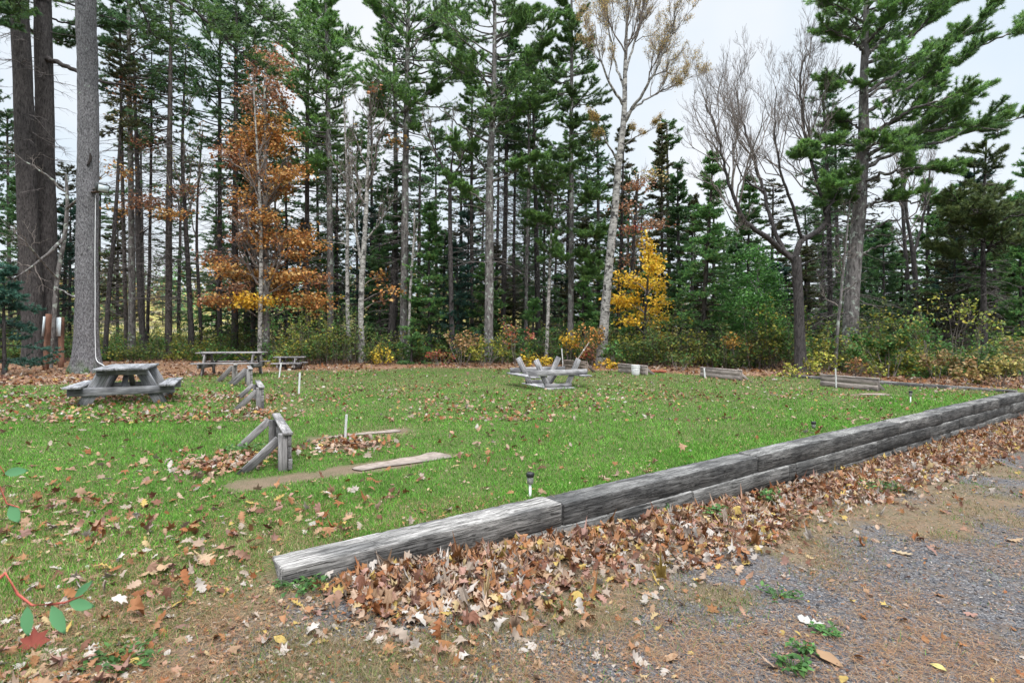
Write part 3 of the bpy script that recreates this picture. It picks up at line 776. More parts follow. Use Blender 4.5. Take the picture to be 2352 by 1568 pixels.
        tw = arms(p.reshape(-1, 3), hd.ravel(), rng.normal(-.1, .3, n * nt_), (L[:, None] * rng.uniform(.15, .5, (n, nt_))).ravel(), np.full(n * nt_, -.1), 4, .08)
        v, f = tubes(tw, np.tile([.007, .0055, .004, .002], (len(tw), 1)), 3); dm.add(v, f)
    to = tm.build("trunk", bark or M_bark_dark, o, origin=base, smooth=True)
    if dead[1]: dm.build("dead_branches", M_twig_dead, to, origin=base)
    if PT:
        P = np.concatenate(PT); D = np.concatenate(DT)
        # clumps of older and younger growth have their own hue
        g = vnoise(P[:, 0] * 1.0 + P[:, 2] * .6, P[:, 1] + P[:, 2] * .8, .9, 7)
        c = pick(pal, len(P)) * (0.6 + .8 * g)[:, None]
        old = rng.random(len(P)) < .05; c[old] = c[old] * .4 + np.array([.11, .075, .03]) * .6
        needles(fm, P, D, st["nn"], st["ln"], st["wd"] * (1 + max(0, d - 22) * .012), st["spread"], c)
        fm.build("crown", M_needle, o, origin=base)
    return o

def grow(starts, dirs, Ls, Rs, levels, nch, ratio, spread=.6, up=.15, K=5, sides=(6, 5, 4, 3, 3), mb=None, wob=.06, rmin=.004, t0=.25, cut=None):
    """branching by levels, vectorised; returns tip points and directions of the last levels"""
    ends = []
    S, D, L, Rr = (np.asarray(a, float) for a in (starts, dirs, Ls, Rs))
    for lv in range(levels):
        n = len(S); t = np.linspace(0, 1, K)[None, :, None]
        D = nrm(D)
        bend = rng.normal(0, wob, (n, K, 3)); bend[:, 0] = 0
        P = S[:, None] + D[:, None] * L[:, None, None] * t + np.array([0, 0, up]) * L[:, None, None] * t ** 2 + np.cumsum(bend, 1) * L[:, None, None]
        v, f = tubes(P, np.maximum(rmin * .7, Rr[:, None] * np.linspace(1, .42, K)), sides[min(lv, len(sides) - 1)]); mb.add(v, f)
        tt = rng.uniform(.3, 1, (n, 3)); e, ed = at(P, tt); ends.append((e.reshape(-1, 3), ed.reshape(-1, 3)))
        if lv == levels - 1: break
        m = nch[min(lv, len(nch) - 1)]
        tt = np.concatenate([t0 + (1 - t0) * rng.random((n, m - 1)), np.ones((n, 1)) * .98], 1)
        p, dr = at(P, tt)
        k = rng.normal(0, 1, (n, m, 3)); k -= dr * (k * dr).sum(-1, keepdims=True); k = nrm(k)
        an = rng.uniform(.4, 1.0, (n, m, 1)) * spread; an[:, -1] *= .4
        D2 = dr * np.cos(an) + k * np.sin(an); D2[..., 2] += up * .6
        L2 = L[:, None] * ratio * rng.uniform(.65, 1.25, (n, m)) * (1.15 - .4 * tt)
        R2 = Rr[:, None] * .55 * (1.1 - .45 * tt)
        S, D, L, Rr = p.reshape(-1, 3), D2.reshape(-1, 3), L2.ravel(), np.maximum(rmin, R2.ravel())
    return ends

def broadleaf(name, label, pts, d, limbs=(), levels=3, nch=(6, 5, 4), bark=None, leaf=None, group=None, cat="tree", ratio=.5, spread=.75,
              up=.2, rmin=.004, blobs=(), lsize=.10, seeds=None, flare=1.4, sides=9, crown_mat=None, extra_limbs_auto=None, lvl1=.30, bdens=1.0):
    """limbs: [([(u,v[,d])...], width px)]; leaf: (count, palette, size, levels back); blobs: [(u,v,ru,rv,n[,pal])]"""
    q, r, zg = make_trunk(pts, d, flare)
    base = np.array([q[0, 0], q[0, 1], zg + .12])
    o = thing(name, label, cat, base, group)
    tm = MB(); trunk_mesh(tm, q, r, sides)
    wm = MB(); lm = MB()
    S, D, L, Rr = [], [], [], []
    def along(c_, r_, n, t0, lscale):
        t = t0 + (1 - t0) * rng.random(n); i = np.clip((t * (len(c_) - 1)).astype(int), 0, len(c_) - 2)
        f = (t * (len(c_) - 1) - i)[:, None]; p = c_[i] * (1 - f) + c_[i + 1] * f; dr = nrm(c_[i + 1] - c_[i])
        k = rng.normal(0, 1, (n, 3)); k -= dr * (k * dr).sum(1, keepdims=True); k = nrm(k)
        an = rng.uniform(.5, 1.1, (n, 1)) * spread
        S.append(p); D.append(dr * np.cos(an) + k * np.sin(an) + np.array([0, 0, up])); L.append(lscale * rng.uniform(.5, 1.2, n) * (1.2 - .7 * t)); Rr.append(np.maximum(rmin, r_[i] * .5))
    for lp, wpx in limbs:
        pp = np.array([W(a[0], a[1], a[2] if len(a) > 2 else d) for a in lp])
        c_, r_ = polyline(pp, np.linspace(wpx * .5 / F * d, max(.006, wpx * .1 / F * d), len(pp)), .25)
        c_[1:-1] += rng.normal(0, .02, (len(c_) - 2, 3))
        v, f = tubes(c_[None], r_[None], 7); tm.add(v, f)
        Lt = np.linalg.norm(np.diff(c_, axis=0), axis=1).sum()
        along(c_, r_, max(4, int(Lt * 2.6)), .3, Lt * lvl1)
    if extra_limbs_auto:                       # (v_bottom, v_top, count, length m)
        zb, zt = CZ - (extra_limbs_auto[0] - V0) / F * d, CZ - (extra_limbs_auto[1] - V0) / F * d
        sel = (q[:, 2] > zb) & (q[:, 2] < zt)
        if sel.sum() > 2: along(q[sel], r[sel], extra_limbs_auto[2], .0, extra_limbs_auto[3])
    if S and levels:
        S, D, L, Rr = np.concatenate(S), np.concatenate(D), np.concatenate(L), np.concatenate(Rr)
        ends = grow(S, D, L, Rr, levels, nch, ratio, spread, up, mb=wm, rmin=rmin)
        if leaf:
            cnt, pal, ls = leaf
            e = np.concatenate([x[0] for x in ends[-2:]])
            e = e[rng.integers(0, len(e), cnt)] + rng.normal(0, .05, (cnt, 3))
            leaves(lm, e, ls * rng.uniform(.7, 1.2, cnt), pick(pal, cnt))
    for bb in blobs:
        u, v_, ru, rv, n = bb[:5]; pal = bb[5] if len(bb) > 5 else leaf_pal
        dd = d + (bb[6] if len(bb) > 6 else rng.normal(0, .9))
        c = W(u, v_, dd); ru, rv, n = ru * rng.uniform(.92, 1.18), rv * rng.uniform(1.1, 1.7), int(n * bdens); u, v_ = u + rng.normal(0, 5), v_ + rng.normal(0, 5); ax = np.array([ru / F * dd, ru / F * dd * .85, rv / F * dd])
        z_j = min(max(c[2] - ax[0] * .5 - .3, zg + .4), q[-1, 2] - .05)
        p0 = trunk_at(q, np.array([z_j]))[0]
        midp = (p0 + c) / 2 + np.array([0, 0, .12])
        P, rr = polyline([p0, midp, c], [.024 + .01 * ax[0], .016, .008], .2)
        vv, f = tubes(P[None], rr[None], 5); wm.add(vv, f)
        m = max(8, int(12 * ax[0]))
        dirs = rng.normal(0, 1, (m, 3)) * ax / ax[0]
        tpos = P[rng.integers(len(P) // 2, len(P), m)]
        tgt = c + nrm(dirs) * ax * rng.uniform(.5, 1.0, (m, 1))
        B = np.stack([tpos, (tpos + tgt) / 2 + np.array([0, 0, .05]), tgt], 1)
        vv, f = tubes(B, np.tile([.009, .006, .003], (m, 1)), 3); wm.add(vv, f)
        # leaves sit along these twigs in small flat sprays
        t = rng.uniform(.25, 1.0, (m, max(1, n // m))); p, _ = at(B, t); p = p.reshape(-1, 3)
        p = p + rng.normal(0, 1, p.shape) * np.minimum(ax * .34, np.array([.28, .28, .14]))
        cl_ = pick(pal, len(p), .35); br_ = rng.random(len(p)) < .12; cl_[br_] = cl_[br_] * np.array([.55, .6, .7])
        leaves(lm, p, lsize * rng.uniform(.55, 1.2, len(p)), cl_, .38, .3, .75)
    tm.build("trunk", bark or M_bark_grey, o, origin=base, smooth=True)
    if wm.n: wm.build("branches", crown_mat or M_twig, o, origin=base)
    if lm.n: lm.build("crown", M_leaf, o, origin=base)
    return o
leaf_pal = ORANGE

# ------------------------------------------------------------------ the named trees of the wood edge
# big grey pine beside the table: dense bark mesh, moss at its foot, dark knot
def big_pine():
    pts = [(199, 858, 62), (201, 780, 56), (203, 600, 53.5), (203, 300, 51), (200, 0, 48), (198, -220, 44)]
    d = 20.0
    q, r, zg = make_trunk(pts, d, 1.45, 0.10)
    base = np.array([q[0, 0], q[0, 1], zg + .12])
    o = thing("pine_tree", "thick pale grey pine trunk with a floodlight and white cable, behind the big picnic table", "pine tree", base)
    sides = 72
    v, f = tubes(q[None], r[None], sides); v = v.reshape(len(q), sides, 3); ctr = q[:, None]
    an = np.arange(sides)
    z = q[:, 2:3]
    fur = (fbm(an[None] * 1.0 + 3 * vnoise(z * 2, an[None] * .2, 1, 3), z * 1.1, 2.1, 21) - .5) * .10
    root = np.exp(-(z - q[0, 2]) / .42) * .30 * np.maximum(0, np.cos(an[None] * 2 * np.pi / sides * 5 + .6))
    v = ctr + (v - ctr) * (1 + fur + root)[..., None]
    mossy = sstep(.62, .1, (z - q[0, 2]) + .5 * (vnoise(an[None] * .35, z * 3, 1, 6) - .3)) + 0 * an[None]
    col = np.ones((len(q), sides, 3)) * (1 - mossy[..., None]) + mossy[..., None] * np.array([.35, .62, .18])
    mb = MB(); mb.add(v.reshape(-1, 3), f, col.reshape(-1, 3)); big_ = mb.build("trunk", M_bark_big, o, origin=base, smooth=True)
    fr = nrm(np.array([-q[40, 0], -q[40, 1], 0.]))
    # woodpecker scar: a curled dark slab on the face of the trunk
    c = W(204, 372, d); a = trunk_at(q, np.array([c[2]]))[0]; rr = .37
    mb = MB()
    sideways = np.array([fr[1], -fr[0], 0])
    zz = np.linspace(-.22, .22, 9)
    wv = .075 * np.sin(np.linspace(.25, 2.9, 9)); sh = .05 * np.sin(np.linspace(0, 3.3, 9)) + np.linspace(-.03, .06, 9)
    for k in range(8):
        for sgn in (1,):
            quad = [a + fr * (rr + .035) - sideways * (sh[k] - wv[k] * .6) + np.array([0, 0, zz[k]]) , a + fr * (rr + .05) - sideways * (sh[k] + wv[k] * .6) + np.array([0, 0, zz[k]]),
                    a + fr * (rr + .05) - sideways * (sh[k + 1] + wv[k + 1] * .6) + np.array([0, 0, zz[k + 1]]), a + fr * (rr + .035) - sideways * (sh[k + 1] - wv[k + 1] * .6) + np.array([0, 0, zz[k + 1]])]
            inn = [p - fr * .12 for p in quad]
            mb.add(np.array(quad + inn), [np.array([[0, 1, 2, 3], [4, 7, 6, 5], [0, 4, 5, 1], [1, 5, 6, 2], [2, 6, 7, 3], [3, 7, 4, 0]])])
    mb.build("knot", M_scar, big_, origin=base)
    # crown: long low limbs above the frame, boughs reaching right
    limbs = [([(205, -60), (300, -40, 19), (420, 10, 18.6), (520, 90, 18.4), (575, 140, 18.4)], 9, 1.5),
             ([(205, -130), (330, -110, 20.5), (480, -60, 20), (600, 30, 19.6), (655, 90, 19.4)], 9, 1.6),
             ([(205, -150), (320, -130, 22), (430, -20, 22.4), (470, 60, 22.6)], 8, 1.5),
             ([(200, -100), (280, -60, 22), (330, 30, 22.8), (360, 90, 23)], 7, 1.3),
             ([(198, -120), (120, -80, 21), (30, -20, 21.5), (-60, 40, 22)], 8, 1.4),
             ([(198, -140), (110, -150, 18), (20, -120, 16.5)], 8, 1.5)]
    tm = MB(); PT, DT = [], []
    st = STYLE["pine"]
    for lp, wpx, pl in limbs:
        pp = np.array([W(a_[0], a_[1], a_[2] if len(a_) > 2 else d) for a_ in lp])
        c_, r_ = polyline(pp, np.linspace(wpx * .5 / F * d, .02, len(pp)), .3); c_[1:-1] += rng.normal(0, .03, (len(c_) - 2, 3))
        v, f = tubes(c_[None], r_[None], 8); tm.add(v, f)
        Lt = len(c_) * .3; ns = int(Lt * 6)
        t = rng.uniform(.15, 1, (1, ns)); p, dr = at(c_[None], t); p, dr = p[0], dr[0]
        hd = np.arctan2(dr[:, 1], dr[:, 0]) + rng.choice([-1, 1], ns) * rng.uniform(.3, 1.2, ns)
        B = arms(p, hd, dr[:, 2] * .6 + rng.normal(.0, .2, ns), pl * rng.uniform(.4, 1.1, ns), np.full(ns, .12), 6)
        v, f = tubes(B, np.tile(np.linspace(.02, .006, 6), (ns, 1)), 4); tm.add(v, f)
        t = rng.uniform(.15, 1, (ns, 9)); p, dr = at(B, t)
        hd = np.arctan2(dr[..., 1], dr[..., 0]) + rng.choice([-1, 1], t.shape) * rng.uniform(.3, 1.1, t.shape)
        tw = arms(p.reshape(-1, 3), hd.ravel(), rng.normal(.05, .25, t.size), rng.uniform(.2, .6, t.size), np.full(t.size, .1), 3, .06)
        v, f = tubes(tw, np.tile([.009, .007, .003], (len(tw), 1)), 3); tm.add(v, f)
        p2, d2 = at(tw, rng.uniform(.2, 1, (len(tw), 6))); PT.append(p2.reshape(-1, 3)); DT.append(d2.reshape(-1, 3))
    tm.build("limbs", M_bark_dark, o, origin=base, smooth=True)
    P = np.concatenate(PT); D = np.concatenate(DT); fm = MB()
    needles(fm, P, D, 8, .15, .019, .42, pick(GREEN_PINE * .8, len(P)) * (.7 + .5 * vnoise(P[:, 0], P[:, 1] + P[:, 2], .8, 7))[:, None])
    fm.build("crown", M_needle, o, origin=base)
    # floodlight and its cable (things of their own)
    c = W(232, 431, d - .40); a = trunk_at(q, np.array([c[2]]))[0]
    lo = thing("floodlight", "dark grey box floodlight fixed to the thick pale pine trunk", "floodlight", c)
    mb = MB()
    dirv = nrm(np.array([.85, -.45, -.28])); sdv = nrm(np.cross(dirv, [0, 0, 1])); upv = np.cross(sdv, dirv)
    prism(mb, [(-.19, -.14), (.19, -.14), (.19, .12), (.15, .15), (-.15, .15), (-.19, .12)], sdv, upv, dirv * .16, c + dirv * .0); hs_ = mb.build("housing", M_metal, lo, origin=c)
    mb = MB(); prism(mb, [(-.16, -.115), (.16, -.115), (.16, .105), (-.16, .105)], sdv, upv, dirv * .012, c + dirv * .158); mb.build("glass", M_panel, hs_, origin=c)
    mb = MB(); beam(mb, c - upv * .13, a + nrm(c - a) * .28 + np.array([0, 0, -.12]), .16, .03, col=(.5, .4, .35)); beam(mb, c, a, .05, .05, up=(.3, .2, 1)); mb.build("bracket", M_wood_tan, lo, origin=c, grain=True)
    us = [(229, 447), (229.5, 520), (229, 600), (231, 680), (231.5, 745), (230.5, 790), (231, 826), (237, 838), (246, 846), (258, 856)]
    pp = []
    for k, (u, v_) in enumerate(us):
        w_ = W(u, v_, d - .25)
        if k < 7:
            a2 = trunk_at(q, np.array([w_[2]]))[0]; r2 = float(np.interp(w_[2], q[:, 2], r)) * 1.07
            w_ = a2 + nrm(np.array([w_[0] - a2[0], w_[1] - a2[1], 0])) * (r2 + .02); w_[2] = W(u, v_, d - .25)[2]
        else: w_ = W(u, v_, d - .35)
        pp.append(w_)
    c_, r_ = polyline(pp, [.011] * len(pp), .12)
    mb = MB(); v, f = tubes(c_[None], r_[None], 8); mb.add(v, f)
    ob_ = mb.build("cable", M_conduit, origin=c_[0], smooth=True); tag(ob_, "white cable running down the thick pale pine trunk from the floodlight", "cable")
big_pine()

conifer("pine_tree", "leftmost of the two dark thick trunks at the left edge of the wood", [(78, 832, 54), (66, 560, 51), (52, 200, 48), (42, -60, 46)], 25, (-30, -260), 220, pal=GREEN_DARK, dead=(420, 30), sides=26, cat="pine tree", dens=.8,
        limbs=[([(45, 0), (10, 40, 23), (-60, 110, 22)], 6, 1.2), ([(50, 60), (120, 90, 28), (240, 110, 29)], 5, 1.1)])
conifer("pine_tree", "dark thick trunk standing just right of another one, left of the pale pine", [(115, 834, 50), (108, 560, 48), (102, 200, 45), (97, -60, 43)], 26, (-40, -240), 200, pal=GREEN_DARK, dead=(520, 26), sides=26, dens=.8,
        limbs=[([(100, 130), (180, 165, 25), (240, 190, 25), (330, 200, 25.5)], 12, 0), ([(98, 40), (200, 60, 28), (330, 60, 29)], 5, 1.2)])
broadleaf("birch_tree", "small speckled leaning birch with bare tangled twigs by the brown posts", [(114, 830, 13), (122, 740, 13), (130, 640, 12), (143, 560, 11), (152, 480, 10), (150, 400, 7)], 23.0,
          limbs=[([(145, 550), (90, 600, 22.5), (30, 640, 22)], 9), ([(152, 480), (200, 440, 22.6), (240, 400, 22)], 6), ([(150, 440), (90, 390, 22.6), (20, 350, 22)], 6), ([(128, 660), (180, 690, 22.4), (230, 720, 22.2)], 4), ([(133, 640), (60, 560, 21.6), (0, 500, 21)], 5)],
          levels=3, nch=(4, 4, 3), bark=M_bark_grey, crown_mat=M_twig, up=.0, spread=.9, rmin=.005, lvl1=.4)
# thin trunks between the pale pine and the orange tree
conifer("spruce_tree", "thin dark tree leaning right just beside the pale pine trunk", [(241, 802, 13), (250, 640, 12), (262, 500, 10), (272, 330, 7), (278, 180, 4)], 28, (300, 100), 60, "spruce", OLIVE, M_bark_dark, dead=(760, 40), dens=.7, shape="open", cat="spruce tree")
conifer("spruce_tree", "dark slender tree left of the lichen grey trunk, with brownish twiggy top", [(290, 800, 11), (285, 600, 10), (280, 300, 8), (276, 60, 5)], 31, (260, 0), 70, "spruce", GREEN_DARK, M_bark_sp, dead=(740, 60), shape="open", cat="spruce tree")
conifer("pine_tree", "lichen grey straight trunk among thin dark trunks left of the orange tree", [(303, 803, 19), (302, 600, 17), (299, 300, 13), (296, 0, 8), (296, -60, 6)], 30, (200, -60), 90, "pine", GREEN_DARK, M_bark_grey, dead=(700, 40), shape="open", dens=.7)
broadleaf("maple_tree", "dark crooked trunk with a broken stub and orange leaf sprays at mid height", [(329, 803, 16), (322, 660, 15), (318, 520, 14), (318, 420, 12), (312, 250, 8), (308, 120, 4)], 29.5,
          limbs=[([(319, 560), (330, 535), (340, 525)], 8)], levels=0, bark=M_bark_dark,
          blobs=[(345, 465, 55, 22, 420, RUST), (430, 440, 45, 16, 260, RUST), (395, 490, 50, 14, 260, ORANGE), (290, 480, 35, 18, 160, ORANGE), (335, 330, 45, 26, 220, RUST), (275, 390, 36, 22, 150, ORANGE), (275, 280, 38, 30, 160, PALEY), (300, 200, 50, 34, 160, RUST)], lsize=.16, cat="maple tree")
conifer("spruce_tree", "very thin dark pole of a tree right of the stubbed orange maple", [(338, 800, 9), (344, 560, 8), (347, 300, 6), (349, 120, 3)], 32, (330, 90), 55, "spruce", OLIVE, M_bark_dark, dead=(760, 50), shape="open", dens=.6, cat="spruce tree")
conifer("spruce_tree", "straight dark trunk midway between the pale pine and the orange tree", [(387, 808, 18), (389, 600, 16.5), (391, 300, 13), (393, 60, 8), (393, -40, 6)], 29.5, (330, -40), 95, "spruce", GREEN_DARK, M_bark_sp, dead=(700, 110), shape="open", dens=.7, cat="spruce tree")
broadleaf("tree", "thin bare stem leaning left with a dark base and a few yellow leaves", [(441, 800, 15), (436, 680, 13), (428, 520, 11), (420, 360, 8), (424, 200, 5), (428, 110, 3)], 30,
          levels=3, nch=(4, 4, 3), extra_limbs_auto=(520, 100, 14, 1.5), leaf=(160, YGREEN, .12), bark=M_bark_dark, cat="tree")
broadleaf("tree", "thin curved dark stem at the left margin of the orange tree", [(462, 800, 9), (459, 700, 8.5), (452, 560, 7), (456, 420, 5), (466, 300, 3)], 31, levels=3, nch=(4, 4, 3), extra_limbs_auto=(560, 300, 12, 1.3), leaf=(120, ORANGE, .12), bark=M_bark_dark, cat="tree")
conifer("spruce_tree", "dark spruce trunk half hidden by the left side of the orange tree", [(540, 806, 17), (541, 600, 16), (543, 350, 12), (545, 100, 8), (546, -30, 5)], 31, (420, -30), 90, "spruce", GREEN_DARK, M_bark_dark, dead=(690, 70), shape="open", cat="spruce tree", dens=.9)
# the orange tree
broadleaf("maple_tree", "tall orange leaved maple behind the picnic tables", [(613, 828, 16), (612, 700, 15), (611, 540, 13), (610, 380, 10), (609, 240, 7), (610, 130, 4)], 28.0,
          levels=3, nch=(5, 4, 3), extra_limbs_auto=(700, 140, 34, 2.0), up=.12, leaf=(900, RUST, .15), bark=M_bark_grey, lsize=.17, cat="maple tree", blobs=[
              (600, 145, 48, 34, 420, RUST), (636, 150, 36, 30, 300, RUST), (640, 215, 36, 26, 300, RUST), (575, 230, 34, 26, 260, RUST), (616, 290, 46, 46, 950), (555, 335, 46, 46, 950), (640, 320, 44, 40, 760),
              (590, 395, 40, 30, 460), (520, 350, 34, 34, 380, RUST), (660, 400, 46, 26, 420), (640, 440, 50, 26, 460), (700, 395, 30, 16, 160), (560, 450, 40, 20, 300), (610, 500, 36, 26, 420), (560, 500, 40, 14, 260, RUST),
              (640, 545, 48, 26, 560), (700, 540, 40, 22, 420), (600, 552, 36, 22, 380), (540, 545, 30, 12, 160, RUST), (735, 565, 30, 12, 160), (690, 585, 40, 14, 260), (500, 590, 40, 14, 230, RUST),
              (560, 625, 70, 20, 760), (500, 610, 36, 18, 260), (640, 640, 40, 24, 560), (700, 632, 60, 16, 460), (745, 645, 30, 12, 180, RUST), (520, 690, 66, 16, 700), (590, 690, 50, 18, 560, YELLOW * .8 + ORANGE * .2), (480, 690, 34, 12, 200, RUST), (720, 695, 46, 22, 640), (680, 690, 40, 14, 260), (640, 670, 30, 14, 220), (530, 660, 40, 14, 220, RUST)])
broadleaf("birch_tree", "pale spotted slim birch trunk standing against the orange maple trunk", [(597, 830, 12), (598, 740, 11), (600, 600, 9), (596, 450, 7), (588, 300, 4), (584, 200, 3)], 27.4, levels=3, nch=(4, 3, 3), extra_limbs_auto=(470, 200, 10, 1.4), bark=M_bark_pale, cat="birch tree")
conifer("spruce_tree", "dark trunk close behind the orange maple on its left", [(582, 806, 12), (580, 560, 11), (582, 250, 8), (584, 60, 5)], 32, (560, 20), 70, "spruce", GREEN_DARK, M_bark_sp, dead=(740, 40), shape="open", cat="spruce tree")
conifer("pine_tree", "grey trunked pine with soft light green plumes right of the orange maple", [(758, 804, 17), (758, 600, 15), (756, 350, 12), (752, 80, 8), (750, -60, 5)], 30, (400, -50), 85, "pine", GREEN_PINE * 1.1, M_bark_grey, dead=(690, 30), dens=1.1)
broadleaf("birch_tree", "left one of the pair of pale slim birches in the middle of the wood edge", [(804, 830, 11), (800, 720, 10), (798, 600, 9), (799, 450, 7), (792, 300, 4), (788, 220, 3)], 27.2, levels=3, nch=(4, 4, 3), extra_limbs_auto=(560, 230, 12, 1.6), leaf=(60, YELLOW, .09), bark=M_bark_pale, cat="birch tree",
          limbs=[([(801, 690), (790, 684), (778, 680)], 4)])
broadleaf("birch_tree", "right one of the pair of pale birches, forked above, with orange leaf tufts", [(832, 833, 17), (829, 740, 14), (831, 640, 13), (836, 560, 12), (842, 430, 9), (846, 300, 5), (848, 220, 3)], 26.4, levels=3, nch=(5, 4, 4), extra_limbs_auto=(520, 220, 14, 2.0),
          limbs=[([(832, 610), (818, 540), (812, 440), (800, 330)], 8), ([(836, 560), (880, 500, 26), (915, 440, 25.5)], 5), ([(834, 585), (790, 560), (740, 555)], 4)], bark=M_bark_pale, cat="birch tree",
          blobs=[(870, 640, 22, 20, 60, ORANGE), (905, 665, 26, 16, 70, ORANGE), (885, 690, 20, 12, 30, RUST), (915, 330, 26, 18, 60, ORANGE), (860, 200, 20, 14, 30, RUST)], lsize=.19)
conifer("pine_tree", "tall pine with lichen pale trunk and broad dense green crown left of the frame centre", [(926, 818, 19), (928, 650, 18), (930, 460, 16), (932, 280, 13), (937, 60, 9), (940, -130, 5)], 28, (300, -130), 120, "pine", GREEN_PINE, M_bark_grey, dead=(620, 50), dens=1.15,
        limbs=[([(933, 250), (990, 210, 27), (1040, 170, 26.5)], 6, 1.3), ([(932, 300), (880, 250, 27.5), (850, 200, 27)], 6, 1.0), ([(936, 120), (1000, 60, 28), (1060, 30, 28)], 6, 1.1), ([(936, 90), (880, 40, 28), (850, 10, 28)], 6, 1.1)])
conifer("pine_tree", "grey second trunk close behind the lichen pale pine", [(908, 806, 13), (909, 600, 12), (910, 350, 10), (905, 120, 6)], 31.5, (330, 60), 70, "spruce", GREEN_DARK, M_bark_grey, dead=(700, 50), shape="open")
conifer("spruce_tree", "broad dark low trunk with dead twigs left of the lichen pale pine", [(897, 820, 22), (903, 700, 18), (906, 600, 14), (908, 470, 9), (910, 380, 4)], 29, (600, 380), 60, "fir", GREEN_DARK, M_bark_dark, dead=(790, 60), shape="open", cat="spruce tree")
broadleaf("birch_tree", "very thin pale stem at the left of the dark firs", [(938, 815, 7), (942, 680, 6), (950, 560, 5), (952, 480, 3)], 27, levels=2, nch=(4, 3), extra_limbs_auto=(600, 480, 6, .9), bark=M_bark_pale, cat="birch tree")
broadleaf("tree", "black straight trunk forking into a bare crown left of the tall central pine", [(1040, 830, 13), (1037, 700, 11.5), (1036, 540, 10), (1036, 420, 8)], 26.8, levels=4, nch=(4, 4, 3), bark=M_bark_dark, up=.3, spread=.6,
          limbs=[([(1036, 430), (1010, 370), (985, 310), (970, 260)], 6), ([(1036, 420), (1040, 340), (1036, 270)], 6), ([(1036, 430), (1062, 360), (1085, 300)], 6)], leaf=(220, PALEY, .07))
conifer("pine_tree", "slender tree with grey green tufts between the forked black trunk and the tall central pine", [(1085, 805, 9), (1083, 560, 8.5), (1084, 350, 6), (1086, 200, 3)], 31, (470, 200), 50, "pine", GREEN_PINE, M_bark_sp, dead=(690, 30), dens=.6, shape="open")
conifer("pine_tree", "tallest central pine, thick lichen grey trunk with long bare limbs below its crown", [(1122, 806, 22), (1124, 650, 20.5), (1125, 500, 19), (1126, 380, 17), (1134, 240, 13), (1137, 60, 9), (1139, -140, 5)], 26.5, (290, -140), 110, "pine", GREEN_PINE, M_bark_grey, dead=(640, 40), dens=1.1,
        limbs=[([(1127, 330), (1060, 290, 26), (1000, 240, 25.6)], 6, 0), ([(1134, 240), (1180, 180, 26.5), (1230, 130, 26.5), (1275, 20, 26.5)], 7, .9), ([(1134, 220), (1090, 150, 26), (1040, 90, 26)], 6, .8), ([(1130, 300), (1190, 260, 26), (1240, 230, 25.6)], 6, 1.2),
               ([(1125, 420), (1190, 390, 25.8), (1250, 360, 25)], 6, .5), ([(1125, 470), (1060, 430, 26), (1020, 400, 26)], 5, .3), ([(1126, 400), (1080, 350, 26), (1040, 330, 25.5)], 5, .8), ([(1136, 100), (1190, 60, 27), (1240, 10, 27)], 6, 1.0)])
conifer("spruce_tree", "dark dead-twigged spruce directly right of the tallest central pine", [(1155, 805, 12), (1160, 560, 11.5), (1164, 300, 8), (1168, 100, 4)], 30, (330, 90), 55, "spruce", GREEN_DARK, M_bark_dark, dead=(680, 130), shape="open", cat="spruce tree")
conifer("spruce_tree", "thin spruce pole with horizontal dead twigs second right of the tallest central pine", [(1180, 805, 7), (1180, 560, 7), (1182, 350, 5), (1183, 200, 3)], 31.5, (330, 190), 45, "spruce", GREEN_DARK, M_bark_dark, dead=(690, 110), shape="open", cat="spruce tree")
broadleaf("birch_tree", "grey mottled slim trunk left of the red sapling", [(1206, 808, 8.5), (1209, 660, 8), (1213, 500, 7), (1216, 350, 5), (1216, 240, 3)], 29.5, levels=3, nch=(4, 3, 3), extra_limbs_auto=(430, 240, 8, 1.2), bark=M_bark_grey, cat="birch tree")
conifer("pine_tree", "dark trunk carrying soft green plumes high up between the central pine and the spire pine", [(1236, 808, 13), (1233, 600, 12), (1229, 400, 9), (1226, 250, 6), (1224, 120, 3)], 31, (370, 120), 90, "pine", GREEN_PINE * 1.05, M_bark_dark, dead=(700, 60), dens=1.0)
broadleaf("birch_tree", "thin white leaning birch stem left of the spire pine", [(1255, 806, 9), (1259, 700, 8), (1263, 600, 7), (1267, 500, 5), (1270, 420, 3)], 26.8, levels=2, nch=(4, 3), extra_limbs_auto=(560, 420, 6, .9), bark=M_bark_pale, cat="birch tree")
conifer("pine_tree", "narrow spire shaped pine with pale lower trunk left of the yellow birch", [(1309, 818, 15), (1311, 700, 14), (1312, 500, 12), (1312, 250, 9), (1313, 50, 6), (1313, -90, 3)], 27.2, (400, -90), 62, "pine", GREEN_PINE * .8, M_bark_grey, dead=(640, 30), dens=1.0,
        limbs=[([(1312, 470), (1260, 440, 26.6), (1210, 425, 26)], 4, 1.1), ([(1312, 440), (1290, 415, 26), (1260, 405, 25.3)], 4, 1.2), ([(1312, 490), (1345, 460, 26.5), (1368, 450, 26)], 4, 1.0), ([(1312, 540), (1270, 520, 26.6), (1235, 510, 26)], 4, 1.0), ([(1312, 560), (1345, 545, 26.6), (1365, 540, 26)], 4, .9), ([(1312, 600), (1340, 590, 26.8), (1360, 600, 26)], 4, .8), ([(1312, 620), (1275, 590, 26.8), (1250, 570, 26)], 4, .9), ([(1312, 660), (1345, 640, 26.6), (1375, 640, 26)], 3, .8)])
